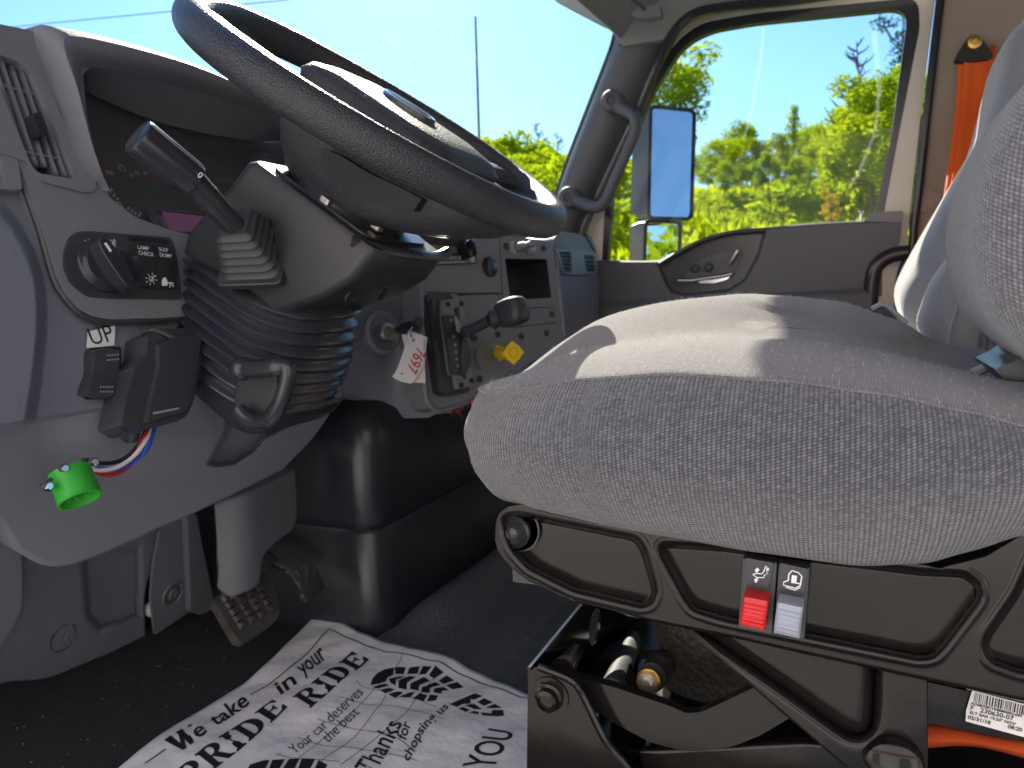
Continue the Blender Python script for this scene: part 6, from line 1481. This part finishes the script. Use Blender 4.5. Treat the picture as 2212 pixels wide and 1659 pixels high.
b = MB(); b.pplate([(1376, 1623), (1722, 1606), (1850, 1612), (1900, 1660), (1960, 1760), (1420, 1760)], ppl(-.02), .012); b.build('scissor_arm', M['gloss'], seat, bevel=.003)
fb = rnd([(1141, 1450), (1166, 1438), (1228, 1463), (1252, 1484), (1270, 1520), (1310, 1602), (1352, 1650), (1430, 1740), (1440, 1800), (1136, 1800), (1139, 1560)], 12)
b = MB(); b.pplate(fb, ppl(.004), .004); b.tube(cr([Q(x, y, ppl(.004)) for x, y in ((1163, 1441), (1226, 1466), (1250, 1487), (1268, 1520), (1308, 1600), (1352, 1652), (1430, 1742))], 5), .0035, 8); b.build('front_bracket', M['gloss'], seat, bevel=.0015)
b = MB(); b.lathe(Q(1188, 1503, ppl(.004)), n_, [(.017, 0), (.0175, .0015), (.013, .0015), (.0125, .004), (.010, .005), (.010, .012), (.007, .014), (.006, .010), (0, .010)], 26); b.build('pivot_pin', M['gloss'], seat, sharp=30)
b = MB()
for x, y in ((1172, 1484), (1176, 1492)): b.lathe(Q(x, y, ppl(.0055)), n_, [(0, 0), (.004, 0), (.004, .002), (0, .002)], 12)
b.each('retaining_ring', M['satin'], seat)
# thin front wall of the base running across, with oval holes
A0, A1 = Q(1141, 1449, pl(y=YS)), Q(1246, 1308, pl(y=1.0)); dx_ = V((0, 1, 0))
w0, w1 = V((-.2555, YS, .290)), V((-.2555, 1.05, .290)); holes = []
for yc, zc in ((.70, .255), (.79, .262), (.88, .268)):
    holes.append([V((-.2555, yc+.022*cos(q), zc-.015+.02*sin(q))) for q in [2*pi*i/18 for i in range(18)]])
b = MB(); b.plate([V((-.2555, YS, .05)), V((-.2555, 1.05, .05)), w1, w0], V((-1, 0, 0)), .003, holes); b.build('front_wall', M['gloss'], seat)
b = MB(); b.tube([Q(1212, 1452, pl(y=.64)), Q(1277, 1328, pl(y=1.0))], .0125, 18); b.build('cross_tube', M['gloss'], seat)
b = MB(); b.tube([Q(1320, 1490, pl(y=.66)), Q(1386, 1348, pl(y=1.0))], .011, 18); b.build('cross_tube', M['grey2'] if 'grey2' in M else M['satin'], seat)
sp0 = Q(1540, 1430, pl(y=.80))
b = MB(); L = []
for k in range(13): t = k/12; L.append(( .062+.006*sin(t*pi*2.0)**2+(.004 if k in (0, 12) else 0), -.075+.15*t))
b.lathe(V((sp0.x, .82, sp0.z)), (0, 0, 1), [(0, -.075)]+L+[(0, .075)], 36); b.build('air_spring', M['airbag'], seat, sharp=60)
se = thing_ = None
b = MB(); s0_, s1_ = Q(1400, 1472, pl(y=.655)), Q(1432, 1432, pl(y=.72)); b.cyl(s0_+(s1_-s0_)*.2, s1_, .0135); sk = b.build('shock_eye', M['satin'], seat)
b = MB(); dd = (s0_-s1_).normalized(); b.lathe(s0_-dd*.004, dd, [(0, 0), (.0108, 0), (.0108, .003), (0, .003)], 22); sk2 = b.build('washer', M['brass'], sk)
b = MB(); b.lathe(s0_, dd, [(0, 0), (.0095, 0), (.0095, .007), (.0055, .007), (.005, .012), (0, .012)], 6); b.build('nut', M['steel'], sk, sharp=20)
b = MB(); b.pplate([(1358, 1436), (1382, 1478), (1390, 1505), (1366, 1500), (1350, 1470)], pl(y=.68), -.004); b.pplate([(1380, 1410), (1440, 1408), (1446, 1420), (1384, 1424)], pl(y=.70), -.004); b.build('shock_bracket', M['gloss'], seat)
b = MB(); b.box((-.02, .86, .19), (.44, .42, .02)); b.box((-.02, .86, .045), (.44, .42, .05)); b.build('base_pan', M['gloss'], seat, bevel=.004)
b = MB(); b.box((-.02, .86, .38), (.52, .46, .05)); b.build('pan_underside', M['satin'], seat)
b = MB(); b.pplate(rnd([(1990, 1470), (2250, 1530), (2250, 1610), (1992, 1560)], 6), ppl(-.04), .04); b.build('rear_bracket', M['gloss'], seat, bevel=.006)
# orange tether and printed label at the lower right
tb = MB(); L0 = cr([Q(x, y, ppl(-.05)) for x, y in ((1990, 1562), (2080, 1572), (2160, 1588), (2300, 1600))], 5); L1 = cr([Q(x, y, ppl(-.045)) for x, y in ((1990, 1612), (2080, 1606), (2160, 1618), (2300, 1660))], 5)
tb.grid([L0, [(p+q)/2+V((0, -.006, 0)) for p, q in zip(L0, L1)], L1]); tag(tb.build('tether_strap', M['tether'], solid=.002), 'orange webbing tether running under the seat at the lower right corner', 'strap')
LPp = ppl(-.037); lbp = [(2100, 1492), (2240, 1528), (2240, 1600), (2086, 1558), (2087, 1535)]
lb = MB(); lb.pplate(lbp, LPp, .0006); lbo = lb.build('data_label', M['white']); tag(lbo, 'white printed data label with barcode on the black seat bracket at the lower right', 'label')
b = MB(); rg = random.Random(2); x = 2106
while x < 2225:
    wd = rg.choice((1.2, 1.2, 2.4, 3.4)); yo = (x-2106)*.262; b.pplate([(x, 1496+yo), (x+wd, 1496+yo+wd*.26), (x+wd-3, 1516+yo+wd*.26), (x-3, 1516+yo)], off(LPp, .0003), .0001); x += wd+rg.choice((1.5, 2, 3))
for tx, px, py, sz in (('AD0870871948M0002-099', 2097, 1521, .0030), ('F   230630-07', 2095, 1532, .0050), ('ELT BAR 19.50" NOV', 2094, 1541, .0033), ('05/31/18', 2090, 1552, .0042), ('08:20', 2176, 1572, .0042)):
    o_, ex, ey, _ = pframe(px, py, LPp, px+100, py+26); text_mb(b, tx, sz, o_, ex, ey, lift=.0005, bold=.00008)
b.build('barcode_print', M['ink'], lbo)
# ================================================================== PASSENGER SEAT
ps = thing('truck_seat', (.3, 1.55, 0), 'smooth light grey velour passenger seat behind the knit one', 'seat')
po = [(2280, -30), (2212, 45), (2180, 75), (2160, 150), (2140, 230), (2118, 300), (2060, 400), (1990, 520), (1952, 590), (1937, 630), (1940, 665), (1958, 700), (2000, 740), (2060, 800), (2200, 860), (2500, 860), (2600, 300), (2500, -20)]
po = [(p.x, p.y) for p in cr([(x, y, 0) for x, y in po], 4, True)]
def layer(poly, c0, sc, yy, ref=1.5): return [V((q.x, yy, q.z)) for q in [Q(c0.x+(x-c0.x)*sc, c0.y+(y-c0.y)*sc, pl(y=ref)) for x, y in poly]]
cc = V((2320, 420))
b = MB(); b.loops([layer(po, cc, s, y) for s, y in ((.2, 1.40), (.6, 1.405), (.85, 1.415), (.95, 1.44), (.99, 1.48), (1, 1.50), (.995, 1.62), (.97, 1.72), (.9, 1.80), (.4, 1.82))]); b.build('backrest', M['velour'], ps, sharp=80, sub=1)
p2 = [(2290, 120), (2212, 180), (2160, 300), (2120, 420), (2070, 520), (2010, 600), (1985, 660), (1975, 710), (2010, 780), (2100, 860), (2500, 900), (2560, 400)]
p2 = [(p.x, p.y) for p in cr([(x, y, 0) for x, y in p2], 4, True)]; cc = V((2300, 500))
b = MB(); b.loops([layer(p2, cc, s, y, 1.40) for s, y in ((.2, 1.28), (.6, 1.285), (.85, 1.295), (.95, 1.315), (1, 1.36), (1, 1.45))]); b.build('side_bolster', M['velour'], ps, sharp=80, sub=1)
b = MB(); b.tube(cr([Q(x, y, pl(y=1.288)) for x, y in ((2105, 540), (2075, 640), (2050, 720), (2045, 790))], 5), .0018, 6); b.build('bolster_seam', M['dim'], ps)
p3 = [(2240, 650), (2150, 640), (2128, 690), (2112, 750), (2118, 800), (2200, 850), (2300, 850)]
p3 = [(p.x, p.y) for p in cr([(x, y, 0) for x, y in p3], 4, True)]; cc = V((2200, 750))
b = MB(); b.loops([layer(p3, cc, s, y, 1.28) for s, y in ((.2, 1.245), (.7, 1.25), (.95, 1.265), (1, 1.29))]); b.build('backrest_insert', M['knit'], ps, uvs=[(p.x*.5, p.z*.5) for p in b.v], sharp=80)
b = MB(); b.box((.02, 1.55, .43), (.5, .5, .14)); b.box((.02, 1.55, .2), (.4, .4, .36)); b.build('seat_cushion', M['velour'], ps, bevel=.04, seg=4)
ab = thing('belt_buckle_stalk', Q(1915, 680, pl(y=1.22)), 'black and silver belt buckle stalk rising behind the driver cushion', 'belt buckle')
b = MB(); b.pplate(rnd([(1884, 668), (1903, 656), (1916, 660), (1958, 700), (1950, 715), (1900, 700)], 4), pl(y=1.2), -.03); b.build('buckle_body', M['satin'], ab, bevel=.003)
b = MB(); b.tube([Q(1884, 668, pl(y=1.195)), Q(1904, 656, pl(y=1.195)), Q(1918, 661, pl(y=1.195)), Q(1958, 700, pl(y=1.195))], .004, 8); b.build('buckle_edge', M['lgrey'], ab)
